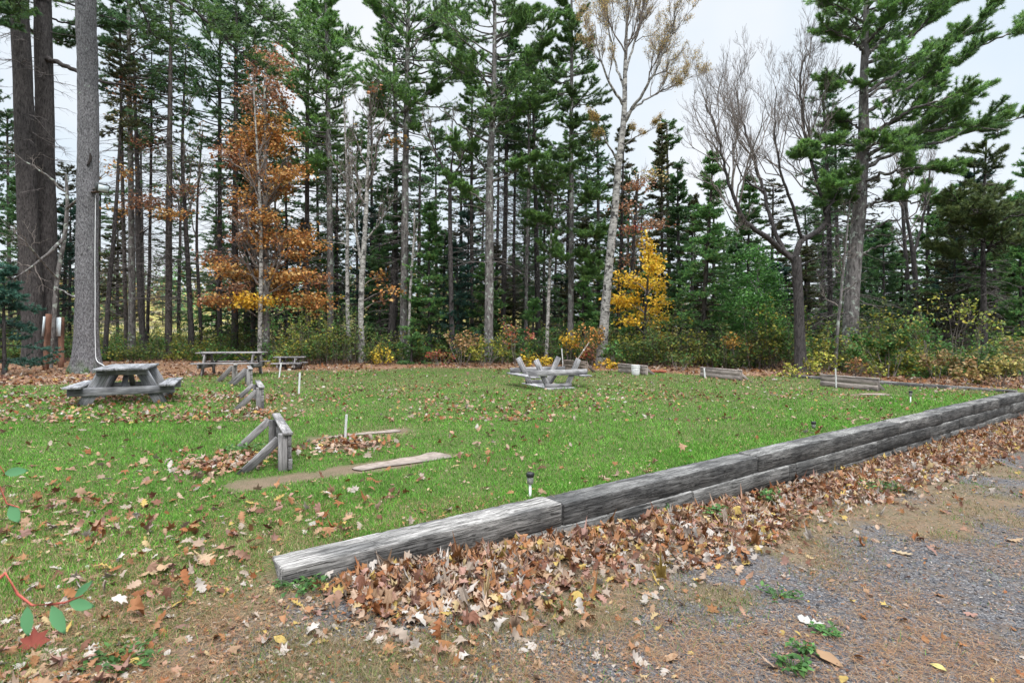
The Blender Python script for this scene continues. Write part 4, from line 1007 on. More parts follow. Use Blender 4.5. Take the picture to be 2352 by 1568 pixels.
# the tall yellow birch
broadleaf("birch_tree", "tall leaning birch with a spreading sparse yellow crown against the sky", [(1381, 838, 25), (1388, 740, 22), (1398, 620, 20), (1410, 500, 18), (1420, 380, 16), (1432, 270, 13), (1434, 180, 10), (1437, 80, 7), (1440, -40, 4), (1440, -110, 2)], 24.8, levels=4, nch=(6, 6, 5), ratio=.52, spread=.72, up=.20, rmin=.0035, bark=M_bark_pale, cat="birch tree", lvl1=.38,
          limbs=[([(1432, 285), (1450, 255, 24.5), (1485, 200, 24), (1520, 130, 23.6), (1545, 60, 23.4), (1550, 10, 23.2)], 9), ([(1440, 262), (1490, 225, 25.5), (1540, 200, 26), (1600, 170, 26.4)], 6), ([(1430, 240), (1400, 190, 24.4), (1375, 120, 24), (1365, 50, 24)], 7), ([(1432, 200), (1410, 130, 25.5), (1395, 40, 26), (1390, -40, 26)], 6),
                 ([(1434, 170), (1460, 90, 25.4), (1480, 0, 26), (1490, -60, 26)], 6), ([(1420, 370), (1395, 330, 24.4), (1370, 280, 24)], 6), ([(1424, 340), (1470, 310, 24.4), (1510, 290, 24)], 4)], leaf=(30000, PALEY * np.array([1.05, 1.02, .9]), .052), extra_limbs_auto=(170, -100, 12, 1.8))
conifer("spruce_tree", "thin dark trunk close right of the tall leaning birch", [(1418, 812, 8), (1424, 640, 7.5), (1430, 480, 6), (1434, 330, 3)], 31, (480, 300), 40, "spruce", OLIVE, M_bark_dark, dead=(740, 60), shape="open", cat="spruce tree")
broadleaf("maple_tree", "slim maple with thin pinkish orange leaf layers behind the yellow sapling", [(1448, 806, 10), (1452, 640, 9), (1460, 500, 7), (1466, 400, 4)], 30, levels=3, nch=(4, 3, 3), extra_limbs_auto=(640, 410, 14, 1.5), bark=M_bark_dark, cat="maple tree", lsize=.15,
          blobs=[(1465, 420, 40, 22, 260, RUST), (1495, 400, 34, 16, 160, PALEY), (1430, 470, 34, 18, 160, RUST), (1500, 512, 60, 10, 300, RUST), (1450, 520, 34, 14, 180, PINKR), (1440, 600, 30, 24, 130, RUST), (1470, 560, 30, 14, 120, ORANGE)])
broadleaf("maple_tree", "bright yellow young maple right of the tall leaning birch", [(1478, 832, 7), (1482, 740, 6), (1488, 650, 5), (1488, 580, 3.5), (1486, 540, 2.5)], 26.0, levels=0, bark=M_bark_dark, cat="maple tree", lsize=.15,
          blobs=[(1488, 572, 20, 24, 300, YELLOW), (1495, 615, 26, 18, 280, YELLOW), (1508, 600, 20, 14, 160, YELLOW), (1440, 640, 34, 14, 240, YELLOW), (1470, 650, 34, 18, 340, YELLOW), (1512, 655, 22, 16, 220, YELLOW), (1420, 690, 28, 20, 420, YELLOW), (1450, 695, 26, 14, 260, YELLOW), (1520, 690, 30, 12, 220, YELLOW), (1500, 715, 40, 14, 320, YELLOW), (1535, 735, 28, 12, 220, YELLOW), (1437, 738, 30, 9, 160, YELLOW), (1480, 735, 40, 12, 180, YGREEN), (1500, 780, 46, 16, 200, YGREEN), (1450, 790, 30, 16, 120, YGREEN), (1530, 770, 24, 12, 110, YELLOW)])
# firs and leafy green right of the yellow maple
conifer("fir_tree", "dark fir sapling under the yellow maple", [(1478, 832, 7), (1478, 700, 4), (1478, 640, 2)], 28.5, (800, 630), 70, "fir", GREEN_FIR, M_bark_dark, shape="cone", cat="fir tree")
conifer("fir_tree", "dark fir between the yellow maple and the large green fir", [(1562, 830, 11), (1560, 600, 8), (1558, 390, 3)], 29, (790, 385), 62, "fir", GREEN_DARK, M_bark_dark, dead=(800, 30), shape="cone", cat="fir tree")
conifer("fir_tree", "large dense green fir with bare lower trunk behind the stake marked backstop", [(1613, 840, 12), (1618, 690, 11), (1628, 520, 8), (1637, 370, 3)], 24.6, (760, 355), 92, "fir", GREEN_FIR, M_bark_sp, dead=(810, 30), shape="cone", cat="fir tree", dens=1.15)
conifer("fir_tree", "olive fir with pointed top left behind the large green fir", [(1520, 822, 9), (1520, 560, 7), (1520, 300, 3)], 33, (720, 290), 55, "fir", OLIVE, M_bark_sp, shape="cone", cat="fir tree", dens=.8)
broadleaf("tree", "leafy bright green tree crowding the right flank of the large green fir", [(1735, 846, 9), (1738, 740, 8), (1742, 640, 6), (1742, 560, 3)], 23.2, levels=0, bark=M_bark_grey, lsize=.11, blobs=[
    (1740, 590, 36, 26, 700, LGREEN), (1770, 630, 34, 26, 700, LGREEN), (1720, 640, 44, 26, 800, LGREEN), (1780, 680, 34, 26, 760, LGREEN), (1735, 690, 50, 26, 900, LGREEN), (1690, 700, 40, 28, 700, LGREEN), (1770, 735, 40, 26, 760, LGREEN), (1720, 745, 50, 22, 800, LGREEN), (1790, 770, 30, 20, 420, UGREEN), (1740, 780, 50, 18, 500, UGREEN)])
conifer("fir_tree", "second dark fir behind the leafy green tree, left of the dark oak", [(1716, 840, 9), (1718, 650, 7), (1722, 420, 3)], 28, (780, 410), 72, "fir", GREEN_FIR * .85, M_bark_dark, shape="cone", cat="fir tree")
# the oak and the big right pine
broadleaf("oak_tree", "dark rugged oak with crooked forked limbs and a bare spreading crown", [(1839, 862, 29), (1836, 760, 25), (1832, 660, 24), (1826, 590, 25)], 20.4, levels=4, nch=(6, 5, 4), ratio=.52, spread=.8, up=.20, rmin=.004, bark=M_bark_dark, cat="oak tree", lvl1=.32,
          limbs=[([(1826, 600), (1795, 575), (1760, 545, 20), (1715, 510, 19.8), (1690, 465, 19.6), (1668, 400, 19.5), (1645, 300, 19.4), (1620, 240, 19.4)], 15), ([(1800, 578), (1775, 520, 20.6), (1755, 440, 20.8), (1730, 360, 21), (1700, 260, 21), (1690, 200, 21)], 11), ([(1826, 590), (1840, 555), (1880, 530, 20.8), (1898, 500, 21), (1885, 440, 21), (1862, 370, 21.2), (1845, 280, 21.2), (1838, 180, 21.2), (1850, 130, 21.2)], 15),
                 ([(1845, 550), (1815, 460, 19.8), (1790, 380, 19.4), (1780, 300, 19.2), (1782, 200, 19.2)], 8), ([(1715, 510), (1690, 520, 19.2), (1660, 470, 19)], 5), ([(1895, 490), (1925, 440, 20.6), (1945, 400, 20.4)], 6), ([(1862, 370), (1890, 300, 21), (1905, 240, 21)], 6), ([(1755, 440), (1720, 420, 20.6), (1690, 380, 20.4), (1670, 330, 20.2)], 6)])
conifer("pine_tree", "big pine with thick grey trunk and sweeping layered boughs at the right", [(1948, 856, 40), (1955, 740, 37), (1964, 600, 35), (1977, 470, 33), (1985, 330, 28), (1986, 220, 22), (1990, 80, 16), (1996, -80, 11), (1998, -200, 6)], 21.2, (60, -200), 120, "pine", GREEN_PINE * 1.1, M_bark_grey, dead=(760, 46), sides=22, dens=1.1, lop=.2,
        limbs=[([(1986, 260), (2060, 215, 20.8), (2150, 165, 20.4), (2260, 105, 20), (2370, 55, 19.8)], 10, 1.05), ([(1987, 215), (2060, 170, 21.6), (2160, 110, 22), (2240, 55, 22), (2290, -5, 22)], 9, 1.05), ([(1988, 150), (2060, 110, 21.2), (2130, 50, 21), (2170, -10, 21)], 9, 1.25), ([(1986, 120), (1950, 90, 20.6), (1905, 70, 20.2)], 7, 1.0),
               ([(1987, 190), (1940, 190, 20.8), (1895, 196, 20.4)], 6, .7), ([(1990, 60), (1940, 20, 20.6), (1900, 10, 20.4)], 7, 1.0), ([(1985, 330), (2060, 270, 20.2), (2140, 235, 19.6), (2220, 215, 19.2)], 10, 1.2), ([(1984, 360), (2060, 325, 20.4), (2140, 300, 20), (2230, 290, 19.6), (2300, 300, 19.4)], 10, 1.25),
               ([(1983, 390), (2060, 350, 22), (2180, 320, 22.5), (2300, 280, 22.6), (2380, 265, 22.6)], 9, 1.2), ([(1982, 340), (1930, 330, 20.8), (1870, 350, 20.4), (1820, 375, 20.2)], 8, .8), ([(1984, 300), (1940, 275, 21.8), (1895, 285, 22)], 6, .7), ([(1980, 420), (2040, 400, 20.4), (2110, 385, 20), (2170, 400, 19.8)], 9, .9), ([(1984, 310), (2050, 280, 21), (2120, 260, 21.2), (2190, 255, 21.4)], 8, 1.2), ([(1985, 230), (2030, 200, 21.4), (2090, 190, 21.8), (2150, 200, 22)], 8, 1.2), ([(1988, 130), (2030, 90, 21.8), (2080, 70, 22.2)], 8, 1.2), ([(1990, 90), (1960, 50, 21.8), (1930, 40, 22.2)], 7, 1.1), ([(1984, 350), (2010, 330, 20), (2060, 350, 19.4)], 7, 1.1), ([(1978, 440), (1950, 420, 20.4), (1915, 430, 20)], 6, .8), ([(1990, 40), (2060, -10, 21), (2120, -60, 21)], 8, 1.4),
               ([(1978, 480), (2040, 460, 20.6), (2120, 470, 20.4), (2180, 470, 20.2)], 7, .7), ([(1988, 100), (2030, 60, 20.4), (2060, 0, 20)], 8, 1.1), ([(1986, 200), (2040, 160, 19.8), (2090, 130, 19.2)], 7, 1.0), ([(1977, 470), (1930, 460, 20.8), (1890, 470, 20.6)], 6, .5), ([(1972, 540), (2040, 510, 20.8), (2130, 500, 20.4)], 6, 0), ([(1966, 590), (2040, 560, 21), (2110, 545, 21)], 5, 0)])
broadleaf("tree", "thin greenish grey pole leaning along the left of the big right pine", [(1918, 854, 9), (1924, 760, 8), (1934, 660, 7.5), (1943, 560, 6), (1952, 460, 4)], 20.5, levels=3, nch=(3, 3, 3), extra_limbs_auto=(780, 460, 14, 1.1), bark=M_bark_grey, up=.0, spread=1.0)
conifer("spruce_tree", "tall dead-twigged spruce between the oak and the big right pine", [(1906, 832, 13), (1906, 600, 12), (1900, 380, 9), (1890, 200, 5)], 26, (470, 180), 62, "spruce", GREEN_DARK, M_bark_dark, dead=(790, 150), shape="open", dens=.7, cat="spruce tree")
broadleaf("tree", "dark bare tree with twin upright forks right of the big pine", [(2112, 820, 15), (2106, 690, 14), (2098, 580, 13)], 28, levels=4, nch=(4, 4, 3), bark=M_bark_dark, up=.25, spread=.6, limbs=[([(2098, 585), (2086, 520), (2078, 440), (2085, 360), (2110, 290)], 9), ([(2098, 580), (2118, 520), (2128, 440), (2140, 360)], 8)])
broadleaf("tree", "slender dark bare stem left of the twin forked tree", [(2092, 820, 12), (2086, 660, 11), (2076, 520, 9), (2072, 400, 6), (2080, 300, 3)], 29, levels=3, nch=(4, 4, 3), bark=M_bark_dark, extra_limbs_auto=(620, 310, 14, 1.6))
conifer("pine_tree", "pine with a dark trunk and flat spreading green boughs near the right edge", [(2263, 852, 19), (2260, 720, 16), (2258, 560, 12), (2262, 430, 8), (2268, 310, 4)], 21.0, (420, 300), 55, "pine", OLIVE * .8 + GREEN_PINE * .3, M_bark_dark, dead=(720, 60), dens=.8,
        limbs=[([(2259, 560), (2210, 520, 20.4), (2150, 500, 20)], 6, 1.1), ([(2259, 540), (2310, 500, 20.4), (2370, 490, 20)], 6, 1.2), ([(2260, 500), (2220, 470, 20), (2180, 460, 19.6)], 6, 1.1), ([(2258, 580), (2290, 560, 20), (2340, 560, 19.6)], 5, 1.0), ([(2260, 520), (2250, 490, 19.4), (2230, 480, 18.8)], 5, 1.1), ([(2258, 620), (2200, 590, 21), (2140, 575, 21)], 5, .8)])
conifer("spruce_tree", "short dark trunk right of the flat boughed pine at the right edge", [(2292, 838, 12), (2287, 700, 10), (2284, 560, 6), (2284, 440, 3)], 23.6, (690, 430), 62, "fir", GREEN_FIR, M_bark_dark, dead=(800, 40), shape="open", cat="spruce tree")
conifer("fir_tree", "green fir cut off by the right edge of the frame", [(2345, 850, 12), (2345, 700, 9), (2345, 520, 3)], 21.6, (810, 510), 75, "fir", GREEN_FIR * 1.1, M_bark_dark, shape="cone", cat="fir tree")
conifer("fir_tree", "brownish dark twiggy fir behind the yellow saplings at the right", [(2190, 842, 12), (2190, 700, 9), (2190, 540, 3)], 24.5, (760, 520), 80, "fir", OLIVE * .7, M_bark_dark, dead=(820, 90), shape="cone", dens=.6, cat="fir tree")
conifer("fir_tree", "dark fir right behind the big right pine trunk", [(2030, 838, 11), (2030, 700, 8), (2030, 560, 3)], 26, (780, 520), 85, "fir", GREEN_DARK * 1.1, M_bark_dark, dead=(820, 50), shape="cone", cat="fir tree")
# middle dark firs
for lb, u, vb, vt, hw, d_, pal in (("dark fir right behind the pair of pale birches", 872, 826, 520, 48, 29.5, GREEN_DARK), ("broad dark fir just right of the lichen pale pine, its top below the trunk gaps", 985, 830, 470, 74, 27.6, GREEN_FIR * .9),
                                   ("fir with bluish green boughs in front of the forked black trunk", 1052, 828, 560, 76, 28.0, GREEN_BLUE * .7), ("dark fir in front of the tallest central pine", 1118, 824, 590, 70, 28.4, GREEN_FIR * .8),
                                   ("green fir low between the red sapling and the white birch stem", 1225, 824, 690, 46, 28.0, GREEN_FIR), ("low green fir behind the spire pine trunk", 1340, 822, 640, 50, 29.5, GREEN_FIR)):
    conifer("fir_tree", lb, [(u, vb, 9), (u, (vb + vt) / 2, 6), (u, vt, 2)], d_, (vb - 30, vt), hw, "fir", pal, M_bark_dark, dead=(vb - 25, 26), shape="cone", cat="fir tree")
conifer("fir_tree", "young blue green spruce at the left edge beside the brown posts", [(10, 836, 12), (8, 720, 8), (6, 610, 2)], 19.4, (826, 606), 95, "fir", GREEN_BLUE, M_bark_dark, shape="cone", cat="fir tree", dens=1.2)
conifer("fir_tree", "bushy low dark fir at the lawn edge right of the pale birches", [(945, 836, 7), (945, 800, 4), (945, 775, 2)], 25.6, (834, 770), 58, "fir", GREEN_FIR * .9, M_bark_dark, shape="cone", cat="fir tree")
conifer("pine_tree", "dark green pine top showing left above the orange maple", [(505, 804, 13), (505, 500, 11), (507, 200, 8), (508, -40, 4)], 33, (330, -40), 110, "pine", GREEN_DARK * 1.1, M_bark_dark, dead=(690, 60), dens=1.0)
conifer("pine_tree", "tall feathery green pine between the orange maple and the pale birches", [(705, 806, 13), (706, 500, 11), (708, 200, 8), (710, -60, 4)], 32, (430, -70), 80, "pine", GREEN_PINE * .9, M_bark_sp, dead=(690, 60), dens=1.0)

# slender spruces deeper in the wood: five grown, the rest copies
protos = []
for k in range(5):
    hgt = 15.5
    dd = 40.0
    pt = [(1176, 757 + 1.55 * F / dd, 9), (1176, 757 - 6 * F / dd, 7), (1178, 757 - 13.9 * F / dd, 3)]
    o = conifer("spruce_tree", "slender dark spruce standing deep in the wood", pt, dd, (757 - (2.5 + 1.4 * k) * F / dd, 757 - 13.9 * F / dd), (58, 52, 66, 50, 70)[k], "spruce", (GREEN_DARK, GREEN_DARK * 1.2, OLIVE * .8, GREEN_FIR * .8, GREEN_DARK)[k], M_bark_dark,
                "slender spruces deep in the wood", 1.0, (757 - .6 * F / dd, 90 + 12 * k), shape="open", cat="spruce tree")
    protos.append(o)
spots = []
for u, d_ in ((-40, 34), (30, 33), (150, 37), (225, 41), (330, 43), (415, 44), (500, 45), (560, 39), (640, 44), (665, 36), (730, 41), (775, 37), (815, 43), (855, 36), (890, 42), (965, 37), (1005, 44), (1060, 39), (1105, 45), (1140, 37), (1195, 41), (1215, 36), (1270, 44),
              (1295, 38), (1350, 42), (1372, 36), (1440, 40), (1470, 45), (1540, 38), (1590, 43), (1665, 36), (1700, 42), (1765, 37), (1800, 44), (1860, 35), (1880, 42), (1935, 36), (1975, 41), (2010, 34), (2055, 40), (2150, 34), (2210, 31), (2240, 38), (2310, 30), (2345, 34), (2400, 29), (2460, 32)):
    spots.append((u + rng.uniform(-6, 6), d_ + rng.uniform(-1, 1)))
for i, (u, d_) in enumerate(spots):
    pr = protos[i % 5]
    o = pr if i < 5 else copy_tree(pr)
    p = W(u, 757, d_)
    hs = rng.uniform(.72, 1.15)
    if 1560 < u < 1880: hs *= .62
    if u > 1990: hs *= .62
    o.location = (p[0], p[1], float(gz(p[0], p[1])) - .05)
    o.rotation_euler = (rng.normal(0, .015), rng.normal(0, .015), rng.uniform(0, 6.28))
    o.scale = (rng.uniform(.85, 1.1),) * 2 + (hs,)

# younger firs filling the wood between the trunks: four grown, the rest copies
protos = []
for k in range(4):
    dd = 34.0; ht = 7.5
    pt = [(1176, 757 + 1.55 * F / dd, 8), (1176, 757 - 3 * F / dd, 6), (1178, 757 - (ht - 1.5) * F / dd, 2)]
    protos.append(conifer("fir_tree", "young bushy fir filling the wood between the trunks", pt, dd, (757 + (.4 - .3 * k) * F / dd, 757 - (ht - 1.5) * F / dd), (70, 62, 78, 58)[k], "fir", (GREEN_FIR * .8, GREEN_DARK, GREEN_BLUE * .6, OLIVE * .8)[k], M_bark_dark,
                  "young firs between the trunks", .8, (757 + 1.0 * F / dd, 40), shape="cone", cat="fir tree"))
spots = [(-60, 29), (45, 31), (160, 35), (270, 40), (500, 35), (570, 37), (655, 33), (700, 36), (735, 33), (770, 38), (850, 33), (890, 36), (930, 32), (1020, 33), (1075, 36), (1140, 32), (1180, 35), (1250, 33), (1290, 37), (1345, 34), (1395, 32.5), (1430, 36), (1500, 35),
         (1590, 32), (1640, 35), (1690, 31), (1780, 31), (1850, 30), (1890, 33), (1970, 29), (2000, 33), (2070, 30), (2130, 32), (2180, 29), (2240, 27), (2300, 26), (2380, 25), (2440, 27)]
for i, (u, d_) in enumerate(spots):
    pr = protos[i % 4]; o = pr if i < 4 else copy_tree(pr)
    p = W(u, 757, d_); hs = rng.uniform(.65, 1.35)
    o.location = (p[0], p[1], float(gz(p[0], p[1])) - .05); o.rotation_euler = (0, 0, rng.uniform(0, 6.28)); o.scale = (rng.uniform(.9, 1.3),) * 2 + (hs,)

# ================================================================== SHRUBS, UNDERGROWTH
def shrub(name, label, u, vb, w, h, pal, n, ls=.10, d=None, group=None, cat="shrub", stems=7, lean=0.0):
    """w, h in px at the plant's depth"""
    if d is None: d = 1972.0 / (vb - 757)
    p = W(u, vb, d); z0 = float(gz(p[0], p[1])); base = np.array([p[0], p[1], z0])
    wm_, hm = w / F * d * .5, max(h / F * d, .25)
    o = thing(name, label, cat, base, group)
    az = rng.uniform(0, 2 * np.pi, stems); rr = wm_ * np.sqrt(rng.random(stems))
    tip = base + np.stack([rr * np.cos(az) * 1.2 + lean, rr * np.sin(az) * 1.2, hm * rng.uniform(.4, 1.15, stems)], 1)
    st_ = base + np.stack([rr * .25 * np.cos(az), rr * .25 * np.sin(az), np.full(stems, -.05)], 1)
    P = np.stack([st_, st_ * .5 + tip * .5 + rng.normal(0, .05, (stems, 3)), tip], 1)
    mb = MB(); v, f = tubes(P, np.tile([.011, .008, .003], (stems, 1)), 4); mb.add(v, f)
    ends = grow(P[:, 1], tip - P[:, 1] + rng.normal(0, .12, (stems, 3)), np.full(stems, hm * .45), np.full(stems, .006), 3, (5, 4), .55, .9, .1, mb=mb, rmin=.0025)
    mb.build("stems", M_twig, o, origin=base)
    e = np.concatenate([x[0] for x in ends]); n = int(n * .8); e = e[rng.integers(0, len(e), n)] + rng.normal(0, .06, (n, 3))
    e[:, 2] = np.maximum(e[:, 2], z0 + .03)
    cc = pick(pal, n, .35); br_ = rng.random(n) < .28; cc[br_] = pick(UGREEN * .8 + np.array([.05, .02, 0]), br_.sum())
    mb = MB(); leaves(mb, e, ls * rng.uniform(.5, 1.2, n), cc * .88, .4, .25, .7); mb.build("leaves", M_leaf, o, origin=base)
    return o
SH = [("yellow leaved bush around the feet of the pair of pale birches", 770, 832, 110, 62, YGREEN, 900), ("low yellow bush right of the pair of pale birches", 882, 836, 70, 34, YELLOW * .6 + YGREEN * .4, 420),
      ("rust brown bush right of the bushy low fir", 1062, 838, 62, 66, RUST * .7 + PALEY * .4, 760), ("pinkish brown low bush left of the rust brown one", 1012, 838, 52, 34, PINKR * .8, 420), ("green and yellow bush right of the rust brown one", 1115, 839, 72, 50, YGREEN * .8, 700),
      ("small yellow leaved sapling behind the green and yellow bush", 1150, 834, 34, 76, YGREEN, 170), ("pink and red leaved sapling left behind the overturned table", 1186, 838, 44, 88, PINKR, 330), ("low bright yellow weeds behind the overturned table", 1235, 840, 120, 26, YELLOW * .7 + YGREEN * .3, 620),
      ("bright yellow bush behind the leaning pole", 1306, 836, 40, 62, YELLOW, 520), ("red and yellow leaved bush between the leaning pole and the tall birch", 1356, 838, 42, 76, PINKR * .6 + YELLOW * .4, 480), ("dark red low bush at the foot of the tall birch", 1358, 839, 50, 36, PINKR * .8, 360),
      ("fresh green bush right of the tall birch foot", 1408, 841, 46, 46, LGREEN, 480), ("yellow low weeds in front of the fresh green bush", 1392, 844, 46, 18, YELLOW, 260), ("orange leaved sapling left of the oak by the lawn edge", 1694, 846, 56, 60, ORANGE * .7 + YELLOW * .3, 300),
      ("pale yellow green bush between the oak and the big right pine", 1888, 862, 60, 50, YGREEN, 480), ("small orange leaved shrub at the foot of the big right pine", 1962, 864, 40, 38, RUST * .6 + ORANGE * .4, 190), ("leafy green bush mass right of the big pine foot", 2040, 866, 130, 96, LGREEN * .75, 2600),
      ("small yellow plant beside the wide backstop", 2012, 872, 30, 34, YGREEN, 120), ("tall thin sapling with yellow leaves at the right, leftmost of three", 2142, 868, 46, 150, YGREEN, 190), ("tall thin sapling with yellow green leaves, middle one of three at the right", 2196, 866, 46, 166, YGREEN, 210),
      ("tall sapling with green and yellow leaves, rightmost of three", 2240, 866, 60, 140, LGREEN * .6 + YGREEN * .5, 240), ("olive and pink undergrowth bush left below the yellow saplings", 2150, 876, 80, 62, OLIVE * 1.6 + PINKR * .35, 620), ("orange brown bush beyond the timber edging below the saplings", 2215, 880, 90, 56, PALEY * .6 + RUST * .35, 680),
      ("yellow orange weeds at the right end of the timber edging", 2300, 884, 80, 62, PALEY * .7 + YGREEN * .3, 620), ("tawny bush cut by the right frame edge", 2350, 880, 70, 90, PALEY * .55 + RUST * .2, 520), ("crimson low shrub between the two brown posts", 128, 836, 54, 28, RED * .8, 260),
      ("small red shrub among the thin trunks right of the pale pine", 412, 816, 32, 34, RUST, 170), ("green low bush among the thin trunks right of the pale pine", 350, 818, 60, 40, UGREEN * 1.2, 420), ("green and yellow low bush left of the long picnic table", 450, 820, 80, 44, UGREEN * .8 + YGREEN * .3, 520),
      ("yellow green bush behind the long picnic table", 545, 816, 80, 46, YGREEN * .7, 460), ("pale yellow weeds at the dark oak foot", 1830, 866, 66, 24, YGREEN, 220), ("green weeds between the white pail and the stake marked backstop", 1560, 850, 90, 34, UGREEN * 1.1, 420)]
for lb, u, vb, w, h, pal, n in SH:
    shrub("sapling" if "sapling" in lb else "shrub", lb, u, vb, w, h, np.clip(pal, .01, .8), n, .13 if vb < 850 else .11, cat="sapling" if "sapling" in lb else "shrub", stems=4 if "sapling" in lb else 9)

# undergrowth: brush, ferns and twigs nobody could count, under and behind the edge trees
mb = MB(); wmb = MB()
n = 9000
uu = rng.uniform(-250, 2650, n); dd = rng.uniform(0, 1, n) ** 1.3 * 20 + 1.2
yb_ = np.array([(lambda x: x)(0)] * n, float)
X0 = (uu - U0) / F
# depth along each view line where the wood begins
dst = np.full(n, 24.0)
for _ in range(6): dst = yback(X0 * dst) + 2.0
dst = np.where(X0 < -.42, np.maximum(dst, 26 + 5 * (X0 < -.7) * 0), dst)
Y = dst + dd; X = X0 * Y
H = rng.uniform(.25, 2.2, n) * (0.15 + 1.5 * vnoise(X, Y, 2.4, 41) ** 1.5)
H = H * np.where((uu > 1380) & (uu < 1850), 1.35, 1.0)
Z = gz(X, Y)
Bs = np.stack([X, Y, Z - .03], 1)
tip = Bs + np.stack([rng.normal(0, .22, n), rng.normal(0, .22, n), H], 1)
P = np.stack([Bs, (Bs + tip) / 2 + rng.normal(0, .06, (n, 3)), tip], 1)
v, f = tubes(P, np.tile([.010, .007, .003], (n, 1)), 3); wmb.add(v, f, (.8, .75, .7))
m_ = 5; t = rng.uniform(.3, 1, (n, m_)); p, dr = at(P, t)
k = rng.normal(0, 1, (n, m_, 3)); k[..., 2] = np.abs(k[..., 2]) * .5
tw = np.stack([p, p + k * .12, p + k * rng.uniform(.15, .32, (n, m_, 1))], 2).reshape(-1, 3, 3)
v, f = tubes(tw, np.tile([.005, .004, .002], (len(tw), 1)), 3); wmb.add(v, f, (.8, .75, .7))
wmb.build("undergrowth_stems", M_twig_dead, smooth=False)
bpy.data.objects["undergrowth_stems"]["kind"] = "stuff"
hue = vnoise(X, Y, 2.2, 44)
pals = [UGREEN * .9, UGREEN * 1.15, YGREEN * .55, LGREEN * .7, UGREEN * .7]
sel = np.clip((hue * 5.5 + rng.normal(0, .5, n)).astype(int), 0, 4)
for k_ in range(5):
    ii = np.where(sel == k_)[0]
    if not len(ii): continue
    b = tw.reshape(n, m_, 3, 3)[ii].reshape(-1, 3, 3)
    rp = 7; t = rng.uniform(.2, 1.1, (len(b), rp)); q_, _ = at(b, np.minimum(t, 1)); q_ = q_.reshape(-1, 3) + rng.normal(0, .06, (len(b) * rp, 3))
    leaves(mb, q_, .11 * rng.uniform(.6, 1.3, len(q_)), pick(np.clip(pals[k_], .01, .7), len(q_)), .5, .15, .7)
o = mb.build("undergrowth", M_leaf); tag(o, kind="stuff")

# far woods on the hill beyond: a band of crowns that reads as one mass
mb = MB()
nt_ = 420
X = rng.uniform(-150, 190, nt_); Y = rng.uniform(75, 150, nt_); Z = gz(X, Y)
hh = rng.uniform(4, 9, nt_)
for pal, s_ in ((OLIVE * 1.1, 0), (PALEY * .55, 1), (GREEN_DARK * 1.5, 2)):
    ii = np.arange(nt_) % 3 == s_
    c_ = np.stack([X[ii], Y[ii], Z[ii] + hh[ii] * .55], 1); m2 = 130
    q_ = np.repeat(c_, m2, 0) + rng.normal(0, 1, (len(c_) * m2, 3)) * np.repeat(np.stack([hh[ii] * .22, hh[ii] * .22, hh[ii] * .28], 1), m2, 0)
    leaves(mb, q_, .75 * rng.uniform(.6, 1.3, len(q_)), pick(np.clip(pal, .01, .6), len(q_)), .4, .1, .7)
P = np.stack([np.stack([X, Y, Z - .3], 1), np.stack([X, Y, Z + hh * .5], 1), np.stack([X, Y, Z + hh], 1)], 1)
v, f = tubes(P, np.tile([.12, .08, .03], (nt_, 1)), 4); mb.add(v, f, (.10, .09, .085))
o = mb.build("far_woods", M_leaf); tag(o, kind="stuff")

# ================================================================== GRASS
def on_ground(u, v, it=4):
    """ground points met by view lines (used to spread detail where it can be seen)"""
    z = np.full(len(u), -.05)
    for _ in range(it):
        d = (CZ - z) * F / (v - V0); x = (u - U0) / F * d
        z = gz(x, d)
    return x, d, z
def blades(mb, x, y, z, h, w, col, lean=.45):
    n = len(x); P = np.stack([x, y, z - .004], 1)
    az = rng.uniform(0, 2 * np.pi, n); s = np.stack([np.cos(az), np.sin(az), np.zeros(n)], 1) * (w * .5)[:, None]
    k = rng.normal(0, lean, (n, 2)); T = P + np.column_stack([k * h[:, None], h])
    Mi = (P + T) / 2 + np.column_stack([-k * h[:, None] * .14, h * .10])
    V = np.stack([P - s, P + s, Mi + s * .75, Mi - s * .75, T], 1).reshape(-1, 3)
    i = np.arange(n) * 5
    mb.add(V, [np.stack([i, i + 1, i + 2, i + 3], 1), np.stack([i + 3, i + 2, i + 4], 1)], np.repeat(col, 5, 0))
GRASS = np.array([(0.07, 0.215, 0.02), (0.105, 0.295, 0.032), (0.15, 0.335, 0.045), (0.20, 0.33, 0.07), (0.06, 0.175, 0.02)])
STRAW = np.array([(0.34, 0.27, 0.14), (0.26, 0.20, 0.10), (0.21, 0.20, 0.08), (0.40, 0.33, 0.19)])
n = 620000
u = rng.uniform(-260, 2620, n); v = 838 + 860 * rng.random(n) ** 1.25
x, y, z = on_ground(u, v)
gw, gg, gl = zones(x, y); s_, n_ = sn(x, y)
keep = rng.random(n) < gw * 1.0
keep &= ~((s_ > -.05) & (n_ > -.285))
x, y, z, s_, n_ = x[keep], y[keep], z[keep], s_[keep], n_[keep]
dry = np.clip(.72 * sstep(5.4, 3.2, y + .35 * (x + 1.0)) + .66 * sstep(10, 18, y) + 1.5 * (fbm(x, y, 1.3, 51) - .48), 0.08, .93)
dry = np.maximum(dry, .85 * np.exp(-((x + 4.5) ** 2 + (y - 11.0) ** 2) / 1.2))
isdry = rng.random(len(x)) < dry
thin = rng.random(len(x)) > .35 * isdry
col = np.where(isdry[:, None], pick(STRAW, len(x)), pick(GRASS, len(x)))
col = col * 0.86 * (0.66 + .68 * fbm(x, y, .45, 53))[:, None]
h = .85 * (rng.uniform(.022, .055, len(x)) * (1 + .012 * y)) * np.where(isdry, .7, 1.0) * (.7 + .7 * vnoise(x, y, .9, 55))
w = np.maximum(.0042, .0011 * y)
mb = MB(); blades(mb, x[thin], y[thin], z[thin], h[thin], w[thin], col[thin])
